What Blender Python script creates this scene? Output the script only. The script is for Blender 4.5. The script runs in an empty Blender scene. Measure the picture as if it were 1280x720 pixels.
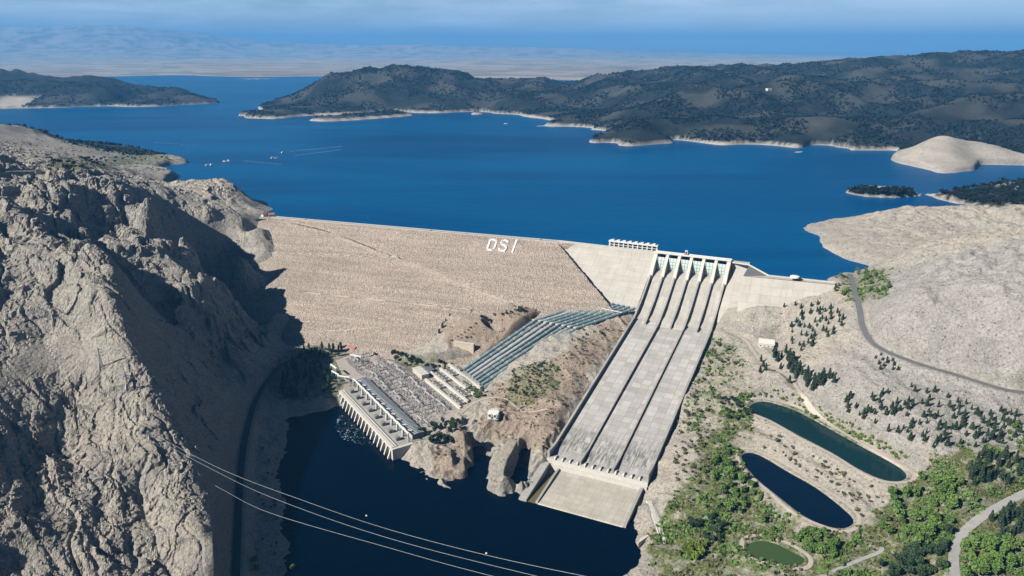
import bpy, math, random
import numpy as np
from mathutils import Vector, Matrix
R = math.radians
rng = np.random.default_rng(7); random.seed(7)
sc = bpy.context.scene
col = sc.collection

# ------------------------------------------------------------------ camera, sky, sun, exposure
F, HC = 914.0, 350.0                      # focal length in photo pixels, camera height above the reservoir
PIT = math.atan(295 / F); cp, sp = math.cos(PIT), math.sin(PIT)
cd = bpy.data.cameras.new('camera'); cam = bpy.data.objects.new('camera', cd); col.objects.link(cam)
cd.sensor_width = 36; cd.lens = 36 * F / 1280; cd.clip_start = 1; cd.clip_end = 200000
cam.location = (0, 0, HC); cam.rotation_euler = (R(90) - PIT, 0, 0)
sc.camera = cam

SUN_EL = R(36); SUN_DIR = Vector((-0.90, -0.43, 0)).normalized()       # horizontal direction towards the sun
sun_az = math.atan2(SUN_DIR.x, SUN_DIR.y)                               # from +Y, clockwise
w = bpy.data.worlds.new('World'); sc.world = w; w.use_nodes = True
nt = w.node_tree; nt.nodes.clear()
out = nt.nodes.new('ShaderNodeOutputWorld'); bg = nt.nodes.new('ShaderNodeBackground')
sky = nt.nodes.new('ShaderNodeTexSky'); sky.sky_type = 'NISHITA'; sky.sun_disc = False
sky.sun_elevation = SUN_EL; sky.sun_rotation = sun_az
sky.altitude = 1000; sky.air_density = 1.0; sky.dust_density = 0.8; sky.ozone_density = 3.0
bg.inputs[1].default_value = 0.05
tc = nt.nodes.new('ShaderNodeTexCoord')
sepw = nt.nodes.new('ShaderNodeSeparateXYZ'); nt.links.new(tc.outputs['Generated'], sepw.inputs[0])
mpw = nt.nodes.new('ShaderNodeMapping'); mpw.inputs['Scale'].default_value = (1, 1, 7)
nt.links.new(tc.outputs['Generated'], mpw.inputs[0])
nzw = nt.nodes.new('ShaderNodeTexNoise'); nzw.inputs['Scale'].default_value = 7; nzw.inputs['Detail'].default_value = 8; nzw.inputs['Roughness'].default_value = .6
nt.links.new(mpw.outputs[0], nzw.inputs[0])
crw = nt.nodes.new('ShaderNodeMapRange'); crw.inputs[1].default_value = .38; crw.inputs[2].default_value = .66
nt.links.new(nzw.outputs[0], crw.inputs[0])
elw = nt.nodes.new('ShaderNodeMapRange'); elw.inputs[1].default_value = -.03; elw.inputs[2].default_value = .035
nt.links.new(sepw.outputs[2], elw.inputs[0])
elx = nt.nodes.new('ShaderNodeMapRange'); elx.inputs[1].default_value = .20; elx.inputs[2].default_value = .09; nt.links.new(sepw.outputs[2], elx.inputs[0])      # a low bank of thin cloud, clear above
mlx = nt.nodes.new('ShaderNodeMath'); mlx.operation = 'MULTIPLY'; nt.links.new(crw.outputs[0], mlx.inputs[0]); nt.links.new(elx.outputs[0], mlx.inputs[1])
mlw = nt.nodes.new('ShaderNodeMath'); mlw.operation = 'MULTIPLY'; nt.links.new(mlx.outputs[0], mlw.inputs[0]); nt.links.new(elw.outputs[0], mlw.inputs[1])
ml2 = nt.nodes.new('ShaderNodeMath'); ml2.operation = 'MULTIPLY'; ml2.inputs[1].default_value = .75; nt.links.new(mlw.outputs[0], ml2.inputs[0])
tint = nt.nodes.new('ShaderNodeMix'); tint.data_type = 'RGBA'; tint.blend_type = 'MULTIPLY'; tint.inputs[0].default_value = 1
nt.links.new(sky.outputs[0], tint.inputs[6]); 
zen = nt.nodes.new('ShaderNodeMapRange'); zen.inputs[1].default_value = .05; zen.inputs[2].default_value = .20; zen.inputs[3].default_value = 1.0; zen.inputs[4].default_value = .20
nt.links.new(sepw.outputs[2], zen.inputs[0])
tz = nt.nodes.new('ShaderNodeVectorMath'); tz.operation = 'SCALE'; tz.inputs[0].default_value = (1.22, 1.10, 1.12); nt.links.new(zen.outputs[0], tz.inputs[3]); nt.links.new(tz.outputs[0], tint.inputs[7])
mxw = nt.nodes.new('ShaderNodeMix'); mxw.data_type = 'RGBA'; nt.links.new(ml2.outputs[0], mxw.inputs[0])
nt.links.new(tint.outputs[2], mxw.inputs[6]); mxw.inputs[7].default_value = (8.0, 9.4, 10.6, 1)
nt.links.new(mxw.outputs[2], bg.inputs[0]); nt.links.new(bg.outputs[0], out.inputs[0])

sd = bpy.data.lights.new('sun', 'SUN'); sun = bpy.data.objects.new('sun', sd); col.objects.link(sun)
sd.energy = 5.0; sd.angle = R(.5); sd.color = (1, .945, .86)
sv = Vector((SUN_DIR.x * math.cos(SUN_EL), SUN_DIR.y * math.cos(SUN_EL), math.sin(SUN_EL)))
sun.rotation_euler = sv.to_track_quat('Z', 'Y').to_euler(); sun.location = (-300, 0, 900)
sc.view_settings.view_transform = 'Standard'; sc.view_settings.look = 'None'
sc.view_settings.exposure = 1.10; sc.view_settings.gamma = 1
sc.cycles.max_bounces = 5; sc.cycles.diffuse_bounces = 1; sc.cycles.volume_bounces = 0; sc.cycles.transparent_max_bounces = 6
sc.cycles.caustics_reflective = False; sc.cycles.caustics_refractive = False
sc.cycles.use_denoising = True

# ------------------------------------------------------------------ pixel <-> world helpers (survey from the photograph)
def P(px, py, z):
    a = (px - 640) / F; b = (360 - py) / F
    d = (a, cp + b * sp, -sp + b * cp); t = (z - HC) / d[2]
    return (d[0] * t, d[1] * t, z)
def PD(px, py, y):
    a = (px - 640) / F; b = (360 - py) / F
    t = y / (cp + b * sp)
    return (a * t, y, HC + (-sp + b * cp) * t)
def sst(a, b, x):
    t = np.clip((x - a) / (b - a), 0, 1); return t * t * (3 - 2 * t)

# dam / spillway frame: s = metres downstream of the gates, a = metres to the right along the crest
SO = np.array([321.5, 1253.0]); SN = np.array([-.428, -.903]); SA = np.array([.903, -.428])
SN /= np.linalg.norm(SN); SA = np.array([-SN[1], SN[0]])
def SW(s, a, z):
    p = SO + SN * s + SA * a; return (float(p[0]), float(p[1]), float(z))
def SWi(x, y):
    dx = np.asarray(x) - SO[0]; dy = np.asarray(y) - SO[1]
    return dx * SN[0] + dy * SN[1], dx * SA[0] + dy * SA[1]
# rockfill frame
X0 = np.array([-519.0, 1575.0]); XE = np.array([87.0, 1360.0])
RE = (XE - X0) / np.linalg.norm(XE - X0); RN = np.array([RE[1], -RE[0]]); RL = float(np.linalg.norm(XE - X0))
def RF(t, d, z):
    p = X0 + RE * t + RN * d; return (float(p[0]), float(p[1]), float(z))
SL = 1 / 2.05
# powerhouse yard frame
YO = np.array(P(425, 490, -145)[:2]); YW = np.array(P(490, 560, -145)[:2]) - YO; YW /= np.linalg.norm(YW); YQ = np.array([-YW[1], YW[0]])
def YD(w_, q_, z):
    p = YO + YW * w_ + YQ * q_; return (float(p[0]), float(p[1]), float(z))

CH = [(8, -21.5), (18, -21.5), (30, -25), (45, -33.5), (60, -43), (75, -52.5), (95, -64), (115, -73), (130, -78)]   # spillway crest profile (s, z)
def chz(s):
    return float(np.interp(s, [c[0] for c in CH] + [131, 490, 506], [c[1] for c in CH] + [-80.5, -141.5, -143.2]))
BF = [(0, 3), (3, -8), (111, -70)]
def bfz(s): return float(np.interp(s, [b[0] for b in BF] + [200], [b[1] for b in BF] + [-122]))

def face_pt(px, py):
    a = (px - 640) / F; b = (360 - py) / F; d = np.array([a, cp + b * sp, -sp + b * cp]); o = np.array([0, 0, HC])
    # plane z = 3 - SL * ((xy - X0).RN)
    nrm = np.array([SL * RN[0], SL * RN[1], 1]); k = 3 + SL * (X0 @ RN); t = (k - nrm @ o) / (nrm @ d); p = o + d * t
    r = p[:2] - X0; return float(r @ RE), float(r @ RN)

# ------------------------------------------------------------------ terrain control points
C = []          # world points
def pts(l):
    for p in l: C.append(P(*p))
def dpts(l):
    for p in l: C.append(PD(*p))
def wpts(l):
    for p in l: C.append(tuple(map(float, p)))
def line(l, n=5, f=P):
    q = [f(*p) for p in l]
    for i in range(len(q) - 1):
        for k in range(n):
            t = k / n; C.append(tuple(q[i][j] * (1 - t) + q[i + 1][j] * t for j in range(3)))
    C.append(q[-1])
# left mountain
line([(-60, 211, 155), (0, 212, 150), (60, 213, 138), (124, 214, 120)], 3)
line([(124, 214, 120), (165, 228, 96), (205, 244, 66), (235, 252, 48), (262, 264, 32), (280, 273, 14), (305, 279, 2), (325, 286, -8)], 3)
dpts([(0, 183, 1600), (50, 190, 1700), (100, 198, 1850), (130, 197, 2250), (-80, 180, 1650)])
pts([(170, 197, 12), (210, 199, 8), (238, 203, 1.5), (160, 206, 16), (190, 212, 11), (205, 221, 9), (222, 218, 1), (212, 226, 2), (150, 192, 18), (180, 224, 30), (150, 214, 60)])
pts([(200, 187, -10), (248, 195, -9), (150, 182, -10), (256, 205, -9), (232, 211, -8), (238, 224, -9), (120, 180, -12), (60, 172, -12), (0, 165, -12)])
line([(205, 236, 48), (230, 229, 54), (262, 228, 57), (279, 223, 62), (292, 232, 48), (308, 247, 28), (320, 259, 11), (337, 269, 3)], 2)
pts([(262, 262, 33), (290, 262, 22), (255, 245, 46), (300, 257, 24)])
wpts([(-790, 1860, -9), (-640, 1760, -10), (-540, 1680, -10), (-900, 1960, -9)])
line([(0, 242, 140), (25, 251, 127), (45, 284, 103), (65, 311, 86), (90, 307, 90), (115, 304, 88)], 3)
line([(115, 304, 88), (125, 330, 72), (140, 370, 48), (160, 420, 12), (185, 460, -18), (205, 500, -44), (240, 560, -78), (258, 610, -98), (275, 660, -113), (285, 705, -124)], 4)
line([(118, 308, 86), (150, 345, 58), (180, 400, 0), (205, 430, -30), (235, 458, -66), (267, 490, -98)], 4)
pts([(30, 350, 60), (60, 420, 10), (100, 500, -38), (130, 600, -74), (200, 700, -114), (0, 450, 12), (0, 520, -22), (20, 600, -54), (45, 660, -72), (0, 720, -84), (110, 690, -97),
     (80, 350, 58), (110, 420, 10), (20, 300, 88), (0, 290, 100), (0, 350, 66), (60, 560, -60), (150, 540, -54), (180, 620, -92), (15, 540, -34), (40, 620, -68)])
for q_ in ((125, 330, 72), (140, 370, 48), (160, 420, 12), (185, 460, -18), (205, 500, -44), (240, 560, -78), (150, 395, 30), (172, 440, -4), (222, 530, -62)):
    p_ = P(*q_); wpts([(p_[0] + 24, p_[1] + 14, p_[2] - min(40, (p_[2] + 140) * .55))])
for q_ in ((175, 290, 44), (220, 330, 8)):
    p_ = P(*q_); wpts([(p_[0] + 24, p_[1] + 14, p_[2] - 36)])
# valley behind the front ridge
wpts([(-740, 1130, 62), (-830, 1150, 92), (-680, 1110, 40), (-600, 1080, 0), (-530, 1050, -50), (-460, 1025, -100), (-780, 1200, 88), (-900, 1130, 120)])
line([(140, 224, 112), (152, 242, 96), (175, 290, 44), (220, 330, 8), (255, 352, -22), (275, 385, -70)], 3)
wpts([(-700, 1290, 40), (-620, 1270, 5), (-560, 1270, -25), (-500, 1230, -60)])
pts([(60, 250, 108), (100, 240, 110), (100, 280, 74), (200, 280, 50), (240, 300, 22), (300, 330, -42), (340, 395, -112), (325, 432, -128), (275, 400, -64), (300, 300, -22), (330, 320, -48)])
# left bank road shelf and gorge bank
line([(345, 462, -140), (318, 500, -141), (305, 550, -142), (299, 600, -142), (296, 660, -142), (293, 735, -142)], 3)
pts([(330, 520, -147), (330, 560, -150), (330, 620, -151), (325, 690, -152)])
line([(425, 508, -159), (395, 514, -160), (362, 520, -160), (350, 548, -160), (346, 600, -160), (352, 640, -160), (346, 735, -160)], 2)
pts([(400, 500, -150), (375, 498, -148), (350, 500, -146), (380, 470, -144), (400, 450, -144), (420, 438, -144), (365, 450, -143), (390, 432, -138)])
# casting ridge beyond the left edge of the picture
wpts([(-690, 760, 26), (-610, 650, 2), (-550, 530, -8), (-500, 400, -30), (-900, 900, 160), (-1150, 1200, 190), (-900, 600, 90), (-1300, 800, 220), (-700, 300, 20), (-1700, 1500, 240), (-1500, 2000, 160), (-2200, 2300, 120), (-1400, 1900, 90)])
wpts([(-480, 300, -60), (-330, 380, -120), (-300, 300, -130), (-420, 200, -90)])
# under the rockfill
for t in np.linspace(-20, RL, 9):
    for d in (-60, -10, 60, 140, 220, 280):
        if d > 150 and t > 400: continue
        C.append(RF(t, d, min(3 - d * SL, 3 + d * .5) - 22))
# dam foot and penstock hill
def over_face(px, py, up):
    t_, d_ = face_pt(px, py); z_ = 3 - SL * d_; g_ = P(px, py, z_ + up); return g_
for px, py, up in ((548, 420, 0), (575, 405, 0), (602, 391, 0), (640, 378, 0), (560, 428, 7), (585, 415, 8), (610, 402, 8), (640, 390, 8), (660, 388, 5)): wpts([over_face(px, py, up)])
pts([(735, 368, -62), (590, 432, -118), (620, 422, -108), (575, 446, -130)])
pts([(745, 383, -72), (790, 392, -75), (730, 420, -90), (760, 405, -82), (690, 410, -90), (650, 440, -112), (610, 462, -134), (720, 450, -98), (690, 450, -104), (650, 470, -120),
     (660, 500, -125), (690, 490, -118), (625, 490, -133), (605, 505, -139), (640, 525, -134), (700, 510, -115), (680, 540, -128), (668, 565, -140), (655, 605, -152)])
pts([(590, 522, -139), (600, 535, -142), (620, 522, -131), (655, 526, -131), (640, 542, -146), (600, 548, -152), (605, 555, -158), (658, 545, -140)])
line([(590, 566, -163), (604, 570, -165), (608, 590, -168)], 2)
line([(632, 560, -138), (626, 575, -139), (624, 594, -143)], 3)
line([(622, 608, -161), (642, 590, -161), (655, 570, -160)], 2)
pts([(606, 600, -161), (645, 605, -168), (655, 590, -165)])
line([(500, 568, -160), (530, 588, -160), (563, 604, -160), (580, 588, -160)], 2)
pts([(540, 545, -140), (585, 545, -135), (560, 560, -142), (575, 575, -146), (520, 565, -150), (545, 580, -152), (590, 552, -146), (530, 548, -143)])
# spillway bed
for s in (-15, 10, 60, 110, 150, 220, 290, 360, 430, 480):
    for a_ in (-50, 0, 50): C.append(SW(s, a_, chz(max(s, 8)) - 12))
for s in (150, 220, 290, 360, 430, 490):
    C.append(SW(s, -74, chz(s) - 1)); C.append(SW(s, 74, chz(s) - 0))
for a_ in (-50, 0, 50):
    C.append(SW(515, a_, -165)); C.append(SW(560, a_, -170)); C.append(SW(620, a_, -176))
C.append(SW(520, -82, -151)); C.append(SW(560, -80, -160)); C.append(SW(520, 78, -148)); C.append(SW(570, 80, -157))
wpts([SW(-20, a_, -45) for a_ in (-240, -180, -120, -60, 0, 60)] + [SW(40, a_, -60) for a_ in (-200, -120)] + [SW(75, -110, -72), SW(60, 80, -66)])
# right flank
pts([(905, 388, -60), (920, 386, -48), (955, 386, -40), (1000, 375, -24), (1040, 361, -5), (1010, 362, -16)])
pts([(900, 440, -90), (870, 500, -106), (845, 560, -124), (825, 600, -141), (812, 645, -151), (800, 676, -160), (790, 716, -160), (940, 425, -76), (958, 432, -73), (980, 420, -66),
     (1000, 400, -46), (1045, 395, -20), (1050, 440, -42), (1000, 460, -68), (960, 472, -82), (930, 460, -89), (918, 500, -99), (1080, 480, -54), (1150, 500, -57), (1230, 520, -60),
     (1280, 530, -62), (1000, 510, -92), (1060, 545, -94), (1120, 570, -92), (1160, 600, -92), (1000, 572, -110), (1060, 600, -111), (1110, 625, -110), (1090, 660, -116), (1140, 680, -114),
     (1190, 650, -102), (1240, 700, -104), (1280, 720, -112), (1100, 720, -125), (1000, 722, -138), (900, 700, -143), (860, 640, -140), (880, 580, -124), (850, 720, -150), (905, 630, -134),
     (870, 680, -144), (1280, 570, -70), (1200, 580, -82), (1160, 545, -70), (1220, 550, -70), (1280, 640, -90)])
line([(1065, 352, 3), (1074, 385, -8), (1080, 412, -18), (1096, 433, -26), (1140, 452, -32), (1200, 470, -37), (1260, 488, -42), (1300, 492, -43)], 2)
pts([(1085, 350, 6), (1120, 345, 24), (1180, 330, 55), (1230, 320, 70), (1280, 340, 75), (1200, 380, 34), (1240, 428, 2), (1280, 400, 36), (1130, 400, 10), (1100, 372, 8), (1280, 455, -14), (1160, 440, -18), (1255, 450, -16), (1150, 365, 38)])
line([(1095, 332, 10), (1140, 313, 44), (1200, 298, 72), (1280, 289, 93), (1380, 275, 120)], 2)
wpts([(760, 1200, 34), (880, 1220, 44), (1050, 1230, 60), (1300, 1250, 90)])
pts([(1055, 345, 4), (1040, 350, 3), (1075, 340, 3)])
line([(1022, 297, -1), (1028, 310, -1), (1050, 322, -1), (1088, 334, 0)], 2)
pts([(1045, 303, 8), (1080, 318, 9), (1110, 318, 14), (1060, 296, 13)])
line([(1060, 282, 13), (1090, 270, 28), (1130, 260, 42), (1170, 263, 44), (1220, 260, 52), (1280, 255, 64), (1380, 240, 80)], 2)
pts([(1200, 285, 36), (1150, 295, 28), (1280, 280, 50)])
wpts([(700, 1640, -9), (880, 1690, -9), (1050, 1660, -9), (1250, 1720, -6), (780, 1600, -4), (620, 1560, -9), (560, 1480, -9)])
# tree islands
pts([(1060, 241, 1.5), (1085, 243, 4), (1115, 244, 4), (1142, 245, 1.5), (1095, 235, -6), (1035, 240, -8), (1095, 254, -8), (1155, 252, -6), (1152, 240, -6), (1120, 236, -6), (1060, 250, -8)])
pts([(1175, 248, 2), (1200, 250, 5), (1240, 242, 8), (1280, 236, 12), (1330, 236, 14), (1225, 254, 3), (1158, 256, -5), (1185, 262, -6), (1280, 252, 6), (1220, 226, -8), (1165, 240, -8), (1280, 220, -8), (1350, 215, -8)])
# cape
line([(1116, 202, 0), (1150, 211, 0), (1165, 218, 0), (1196, 220, 0), (1223, 211, 0), (1228, 206, 0), (1280, 207, 0)], 2)
dpts([(1150, 192, 2420), (1185, 178, 2480), (1225, 169, 2550), (1262, 167, 2650), (1300, 170, 2600), (1195, 200, 2330), (1245, 190, 2430)])
pts([(1130, 215, -8), (1180, 227, -8), (1240, 216, -8), (1110, 195, -8), (1300, 213, -8)])
dpts([(1150, 184, 2830)])
# reservoir bed
pts([(x, y, -40) for x, y in ((500, 200), (700, 250), (900, 280), (1000, 250), (320, 170), (600, 170), (850, 220), (1030, 215), (150, 158), (30, 150), (400, 262), (600, 278), (800, 295), (960, 325), (1010, 335), (700, 185), (950, 205), (350, 230), (270, 150), (240, 140), (1085, 205), (980, 290), (420, 200), (-100, 150), (-200, 170))])
# far hills: shore
SH = [(296, 145), (312, 148), (400, 149), (430, 145), (485, 142), (560, 141), (640, 143), (662, 147)]
line([(x, y, 0) for x, y in SH], 2)
line([(x, y, 0) for x, y in [(634, 154), (665, 158), (700, 161), (757, 164), (749, 179), (792, 183), (830, 180), (855, 176), (900, 182), (990, 191), (1055, 187.5), (1118, 189)]], 2)
pts([(x, y, -25) for x, y in ((300, 152), (400, 154), (485, 147), (600, 147), (630, 149), (645, 159), (720, 168), (742, 172), (760, 188), (850, 184), (950, 193), (1037, 191), (1050, 194), (285, 141), (320, 135), (290, 148))])
# far hills: crest line and spurs (photo pixel, distance)
line([(310, 142, 4350), (345, 137, 4550), (385, 131, 4750), (396, 122, 4900), (412, 104, 5150), (432, 97, 5250), (462, 98, 5200), (500, 92, 5300), (530, 95, 5300), (570, 97, 5300), (612, 107, 5400),
      (650, 110, 5500), (700, 108, 5500), (750, 106, 5400), (790, 99, 5400), (830, 96, 5300), (900, 90, 5200), (960, 92, 5200), (1000, 93, 5100), (1040, 89, 5000), (1100, 84, 4900), (1180, 80, 4900), (1280, 74, 4900), (1400, 66, 4900)], 2, PD)
line([(945, 114, 3900), (980, 135, 3450), (1020, 165, 3000), (1060, 186, 2800)], 3, PD)
line([(1000, 115, 4000), (1080, 130, 3500), (1130, 155, 3100)], 3, PD)
line([(1090, 108, 4200), (1180, 128, 3500), (1230, 150, 3050)], 3, PD)
line([(1200, 100, 4400), (1290, 130, 3400)], 3, PD)
line([(820, 112, 4600), (860, 125, 4000), (830, 150, 3300), (795, 158, 3080)], 3, PD)
line([(700, 118, 4900), (760, 135, 4200), (740, 148, 3750)], 3, PD)
line([(470, 108, 5000), (440, 130, 4650)], 3, PD)
line([(550, 108, 5000), (530, 128, 4700)], 3, PD)
line([(620, 115, 5000), (640, 130, 4500)], 3, PD)
pts([(1000, 178, 14), (900, 168, 28), (930, 150, 60)])
# behind the hills: water again, then the plain
wpts([(-2600, 6700, -12), (-1500, 6900, -12), (-300, 7000, -12), (700, 7200, -12), (1500, 7300, -5), (2500, 7400, 60), (4500, 7000, 150), (-1900, 6000, -12), (-2100, 5300, -14)])
wpts([(-400, 8800, -12), (500, 9000, -12), (-1500, 9000, -12), (1500, 9300, 4), (-3000, 8600, -12)])
# left peninsula
line([(-60, 137, 0), (0, 136, 0), (60, 135, 0), (125, 133, 0), (188, 129, 0)], 2)
line([(188, 128, 5150), (215, 126, 5300), (246, 122, 5450)], 2, PD)
line([(-60, 94, 6000), (0, 95, 6000), (50, 97, 6000), (90, 101, 5950), (130, 104, 5900), (180, 108, 5800), (215, 112, 5700), (242, 120, 5550)], 2, PD)
line([(0, 117, 5200), (60, 116, 5250), (120, 119, 5250), (170, 123, 5250)], 2, PD)
pts([(x, y, -20) for x, y in ((0, 141), (100, 138), (190, 134), (255, 124), (250, 119), (262, 122), (275, 126), (290, 130), (270, 118), (300, 134), (262, 128), (285, 122))])
wpts([(-5200, 7000, -12), (-3800, 6800, -12), (-3300, 6300, -12), (-7000, 7200, 10)])
# far plain and mountains
line([(-60, 100, 10300), (100, 101, 10200), (220, 104, 9300), (330, 102, 9600), (430, 100, 10000)], 2, PD)
for px in range(-250, 1600, 110):
    y0 = 13000; C.append((px_x := (px - 640) / F * y0 * 1.0, y0, 25.0))
    C.append(((px - 640) / F * 17000, 17000, 90.0)); C.append(((px - 640) / F * 24000, 24000, 160.0))
wpts([(2500, 10500, 40), (5000, 10500, 120), (8000, 9000, 200), (1000, 10300, 6), (-200, 10400, 4)])
line([(-200, 48, 36000), (-60, 42, 36000), (30, 33, 36000), (100, 32, 36000), (150, 31, 36000), (200, 37, 36000), (250, 48, 36000), (300, 62, 35000), (420, 60, 35000), (520, 57, 36000), (600, 60, 35000), (720, 62, 35000), (800, 66, 35000), (950, 68, 34000), (1100, 72, 34000), (1280, 74, 34000), (1500, 74, 34000)], 2, PD)
line([(-100, 70, 27000), (60, 66, 27000), (180, 68, 27000), (300, 78, 27000), (460, 72, 27000), (520, 75, 26000), (640, 74, 27000), (760, 76, 27000), (900, 78, 27000)], 2, PD)
for px in range(-300, 1700, 160): C.append(((px - 640) / F * 52000, 52000, 250.0))
# tailwater bed and the ground towards the camera
pts([(x, y, -178) for x, y in ((450, 610), (550, 650), (650, 690), (725, 700), (430, 570), (600, 720), (450, 720), (400, 660), (770, 712), (400, 560), (380, 620), (500, 610), (600, 640), (640, 640), (400, 535))])
wpts([(0, 420, -178), (-140, 320, -178), (90, 320, -178), (-200, 480, -178), (0, 260, -178)])
wpts([(150, 500, -152), (200, 420, -148), (260, 330, -140), (420, 400, -118), (620, 480, -100), (600, 300, -90), (900, 500, -40), (900, 700, 0), (1100, 900, 60)])
wpts([YD(w_, -9, -172) for w_ in (20, 70, 120, 175)])
wpts([YD(w_, q_, -146) for w_, q_ in ((40, 40), (100, 40), (160, 40), (-80, 40), (40, 100), (120, 100), (-60, 90), (60, 170))])
C = np.array(C)
uC, vC = np.arctan2(C[:, 0], C[:, 1]), np.log(np.hypot(C[:, 0], C[:, 1]))
# merge duplicates
key = np.round(np.c_[uC, vC] / .0015).astype(int); _, ix = np.unique(key, axis=0, return_index=True); C, uC, vC = C[ix], uC[ix], vC[ix]
CK = .010
def ker(du, dv): return np.sqrt(du * du + dv * dv + CK * CK)
N_ = len(C)
A = np.zeros((N_ + 3, N_ + 3)); A[:N_, :N_] = ker(uC[:, None] - uC[None], vC[:, None] - vC[None])
A[:N_, :N_] -= np.eye(N_) * .0005
A[:N_, N_] = A[N_, :N_] = 1; A[:N_, N_ + 1] = A[N_ + 1, :N_] = uC; A[:N_, N_ + 2] = A[N_ + 2, :N_] = vC
SC = np.exp(vC)                                # solve for height relative to distance, so far and near count alike
W = np.linalg.solve(A, np.r_[C[:, 2] / SC, 0, 0, 0])
U0, U1 = -1.12, .92
V0, V1 = math.log(260), math.log(60000)
cu = np.linspace(U0, U1, 420); cv = np.linspace(V0, V1, 1000)
base = np.zeros((len(cv), len(cu)))
for j in range(0, len(cv), 20):
    uu, vv = np.meshgrid(cu, cv[j:j + 20]); u_, v_ = uu.ravel(), vv.ravel()
    base[j:j + 20] = (ker(u_[:, None] - uC[None], v_[:, None] - vC[None]) @ W[:N_] + W[N_] + W[N_ + 1] * u_ + W[N_ + 2] * v_).reshape(uu.shape)

NU = 1240
gu = np.linspace(U0, U1, NU)
gv = np.unique(np.r_[np.arange(V0, math.log(480), .006), np.arange(math.log(480), math.log(1750), .00145), np.arange(math.log(1750), math.log(6300), .0036), np.arange(math.log(6300), V1, .011)])
NV = len(gv)
def bil(grid, ua, va, u, v, uniform=False):
    fi = (np.clip(u, ua[0], ua[-1]) - ua[0]) / (ua[1] - ua[0]); i = np.minimum(fi.astype(int), len(ua) - 2); fu = fi - i
    fj = np.interp(v, va, np.arange(len(va))); j = np.minimum(fj.astype(int), len(va) - 2); fv = fj - j
    return (grid[j, i] * (1 - fu) + grid[j, i + 1] * fu) * (1 - fv) + (grid[j + 1, i] * (1 - fu) + grid[j + 1, i + 1] * fu) * fv
UU, VV = np.meshgrid(gu, gv)
RR = np.exp(VV); X = RR * np.sin(UU); Y = RR * np.cos(UU)
ZB = bil(base, cu, cv, UU.ravel(), VV.ravel()).reshape(UU.shape) * RR

def gn(x, y, seed):
    xi = np.floor(x).astype(np.int64); yi = np.floor(y).astype(np.int64); fx = x - xi; fy = y - yi
    def g(ix, iy):
        h = (ix * 374761393 + iy * 668265263 + seed * 974711) & 0xffffffff
        h = ((h ^ (h >> 13)) * 1274126177) & 0xffffffff; h = h ^ (h >> 16)
        an = (h & 0xffff) * (2 * math.pi / 65536); return np.cos(an), np.sin(an)
    u = fx * fx * fx * (fx * (fx * 6 - 15) + 10); v = fy * fy * fy * (fy * (fy * 6 - 15) + 10)
    a = g(xi, yi); b = g(xi + 1, yi); c = g(xi, yi + 1); d = g(xi + 1, yi + 1)
    n0 = a[0] * fx + a[1] * fy; n1 = b[0] * (fx - 1) + b[1] * fy; n2 = c[0] * fx + c[1] * (fy - 1); n3 = d[0] * (fx - 1) + d[1] * (fy - 1)
    return ((n0 * (1 - u) + n1 * u) * (1 - v) + (n2 * (1 - u) + n3 * u) * v) * 1.5
def rid(x, y, s): return 1 - 2 * np.abs(gn(x, y, s))

# ---- detail by zone
roadx = np.interp(Y, [200, 597, 766, 929, 1079, 1197, 1330, 1600, 2000], [-250, -275, -330, -378, -392, -400, -440, -590, -700])
Lm = sst(0, 40, roadx - 10 - X) * sst(2200, 1500, RR) * sst(-.5, 14, ZB + 150)
Z = ZB.copy()
m = RR < 2400
xs, ys = X[m], Y[m]
wx = xs + 14 * gn(xs / 60, ys / 60, 3) + 5 * gn(xs / 19, ys / 19, 4); wy = ys + 14 * gn(xs / 60, ys / 60, 5) + 5 * gn(xs / 19, ys / 19, 6)
def facet(x, y, seed):
    """broken rock: tilted blocks, each Voronoi cell a plane of its own"""
    xi = np.floor(x).astype(np.int64); yi = np.floor(y).astype(np.int64); best = np.full(x.shape, 9.0); h_ = np.zeros(x.shape)
    def hs(ix, iy, k):
        h = (ix * 374761393 + iy * 668265263 + (seed + k * 131) * 974711) & 0xffffffff
        h = ((h ^ (h >> 13)) * 1274126177) & 0xffffffff; h = h ^ (h >> 16); return (h & 0xffff) / 65536.0
    for dx_ in (-1, 0, 1):
        for dy_ in (-1, 0, 1):
            ix, iy = xi + dx_, yi + dy_; px_ = ix + hs(ix, iy, 1) - x; py_ = iy + hs(ix, iy, 2) - y; d_ = px_ * px_ + py_ * py_; k = d_ < best
            best = np.where(k, d_, best); h_ = np.where(k, hs(ix, iy, 3) - .5 + ((hs(ix, iy, 4) - .5) * px_ + (hs(ix, iy, 5) - .5) * py_) * 1.6, h_)
    return h_
rr = lambda x, y, s: 1 - 2 * np.abs(gn(x, y, s)) ** .8
al, ac = .62 * xs - .78 * ys, .78 * xs + .62 * ys            # along and across the fall of the big left slope
wal, wac = al + 10 * gn(xs / 40, ys / 40, 7), ac + 10 * gn(xs / 40, ys / 40, 8)
crag = .35 + .9 * sst(960, 1120, ys)
lm = Lm[m]; on = lm > 0; fc_ = np.zeros(xs.shape); q = np.nonzero(on)[0]
fw1, fw2 = wac[q] + 3 * gn(xs[q] / 9, ys[q] / 9, 9), wal[q] + 3 * gn(xs[q] / 9, ys[q] / 9, 10)
fc_[q] = (10 * facet(fw1 / 44, fw2 / 75, 1) + 5.0 * facet(fw1 / 19, fw2 / 30, 2)) * (.22 + .95 * crag[q]) + 1.5 * facet(fw1 / 8, fw2 / 11, 3) + .9 * facet(xs[q] / 3.8, ys[q] / 3.8, 4)
rock = 8 * rid(wx / 130, wy / 130, 11) * crag + 3.2 * rid(wac / 42, wal / 150, 12) + crag * 5.0 * rid(wx / 60, wy / 80, 18) + fc_ - 2.5
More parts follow.
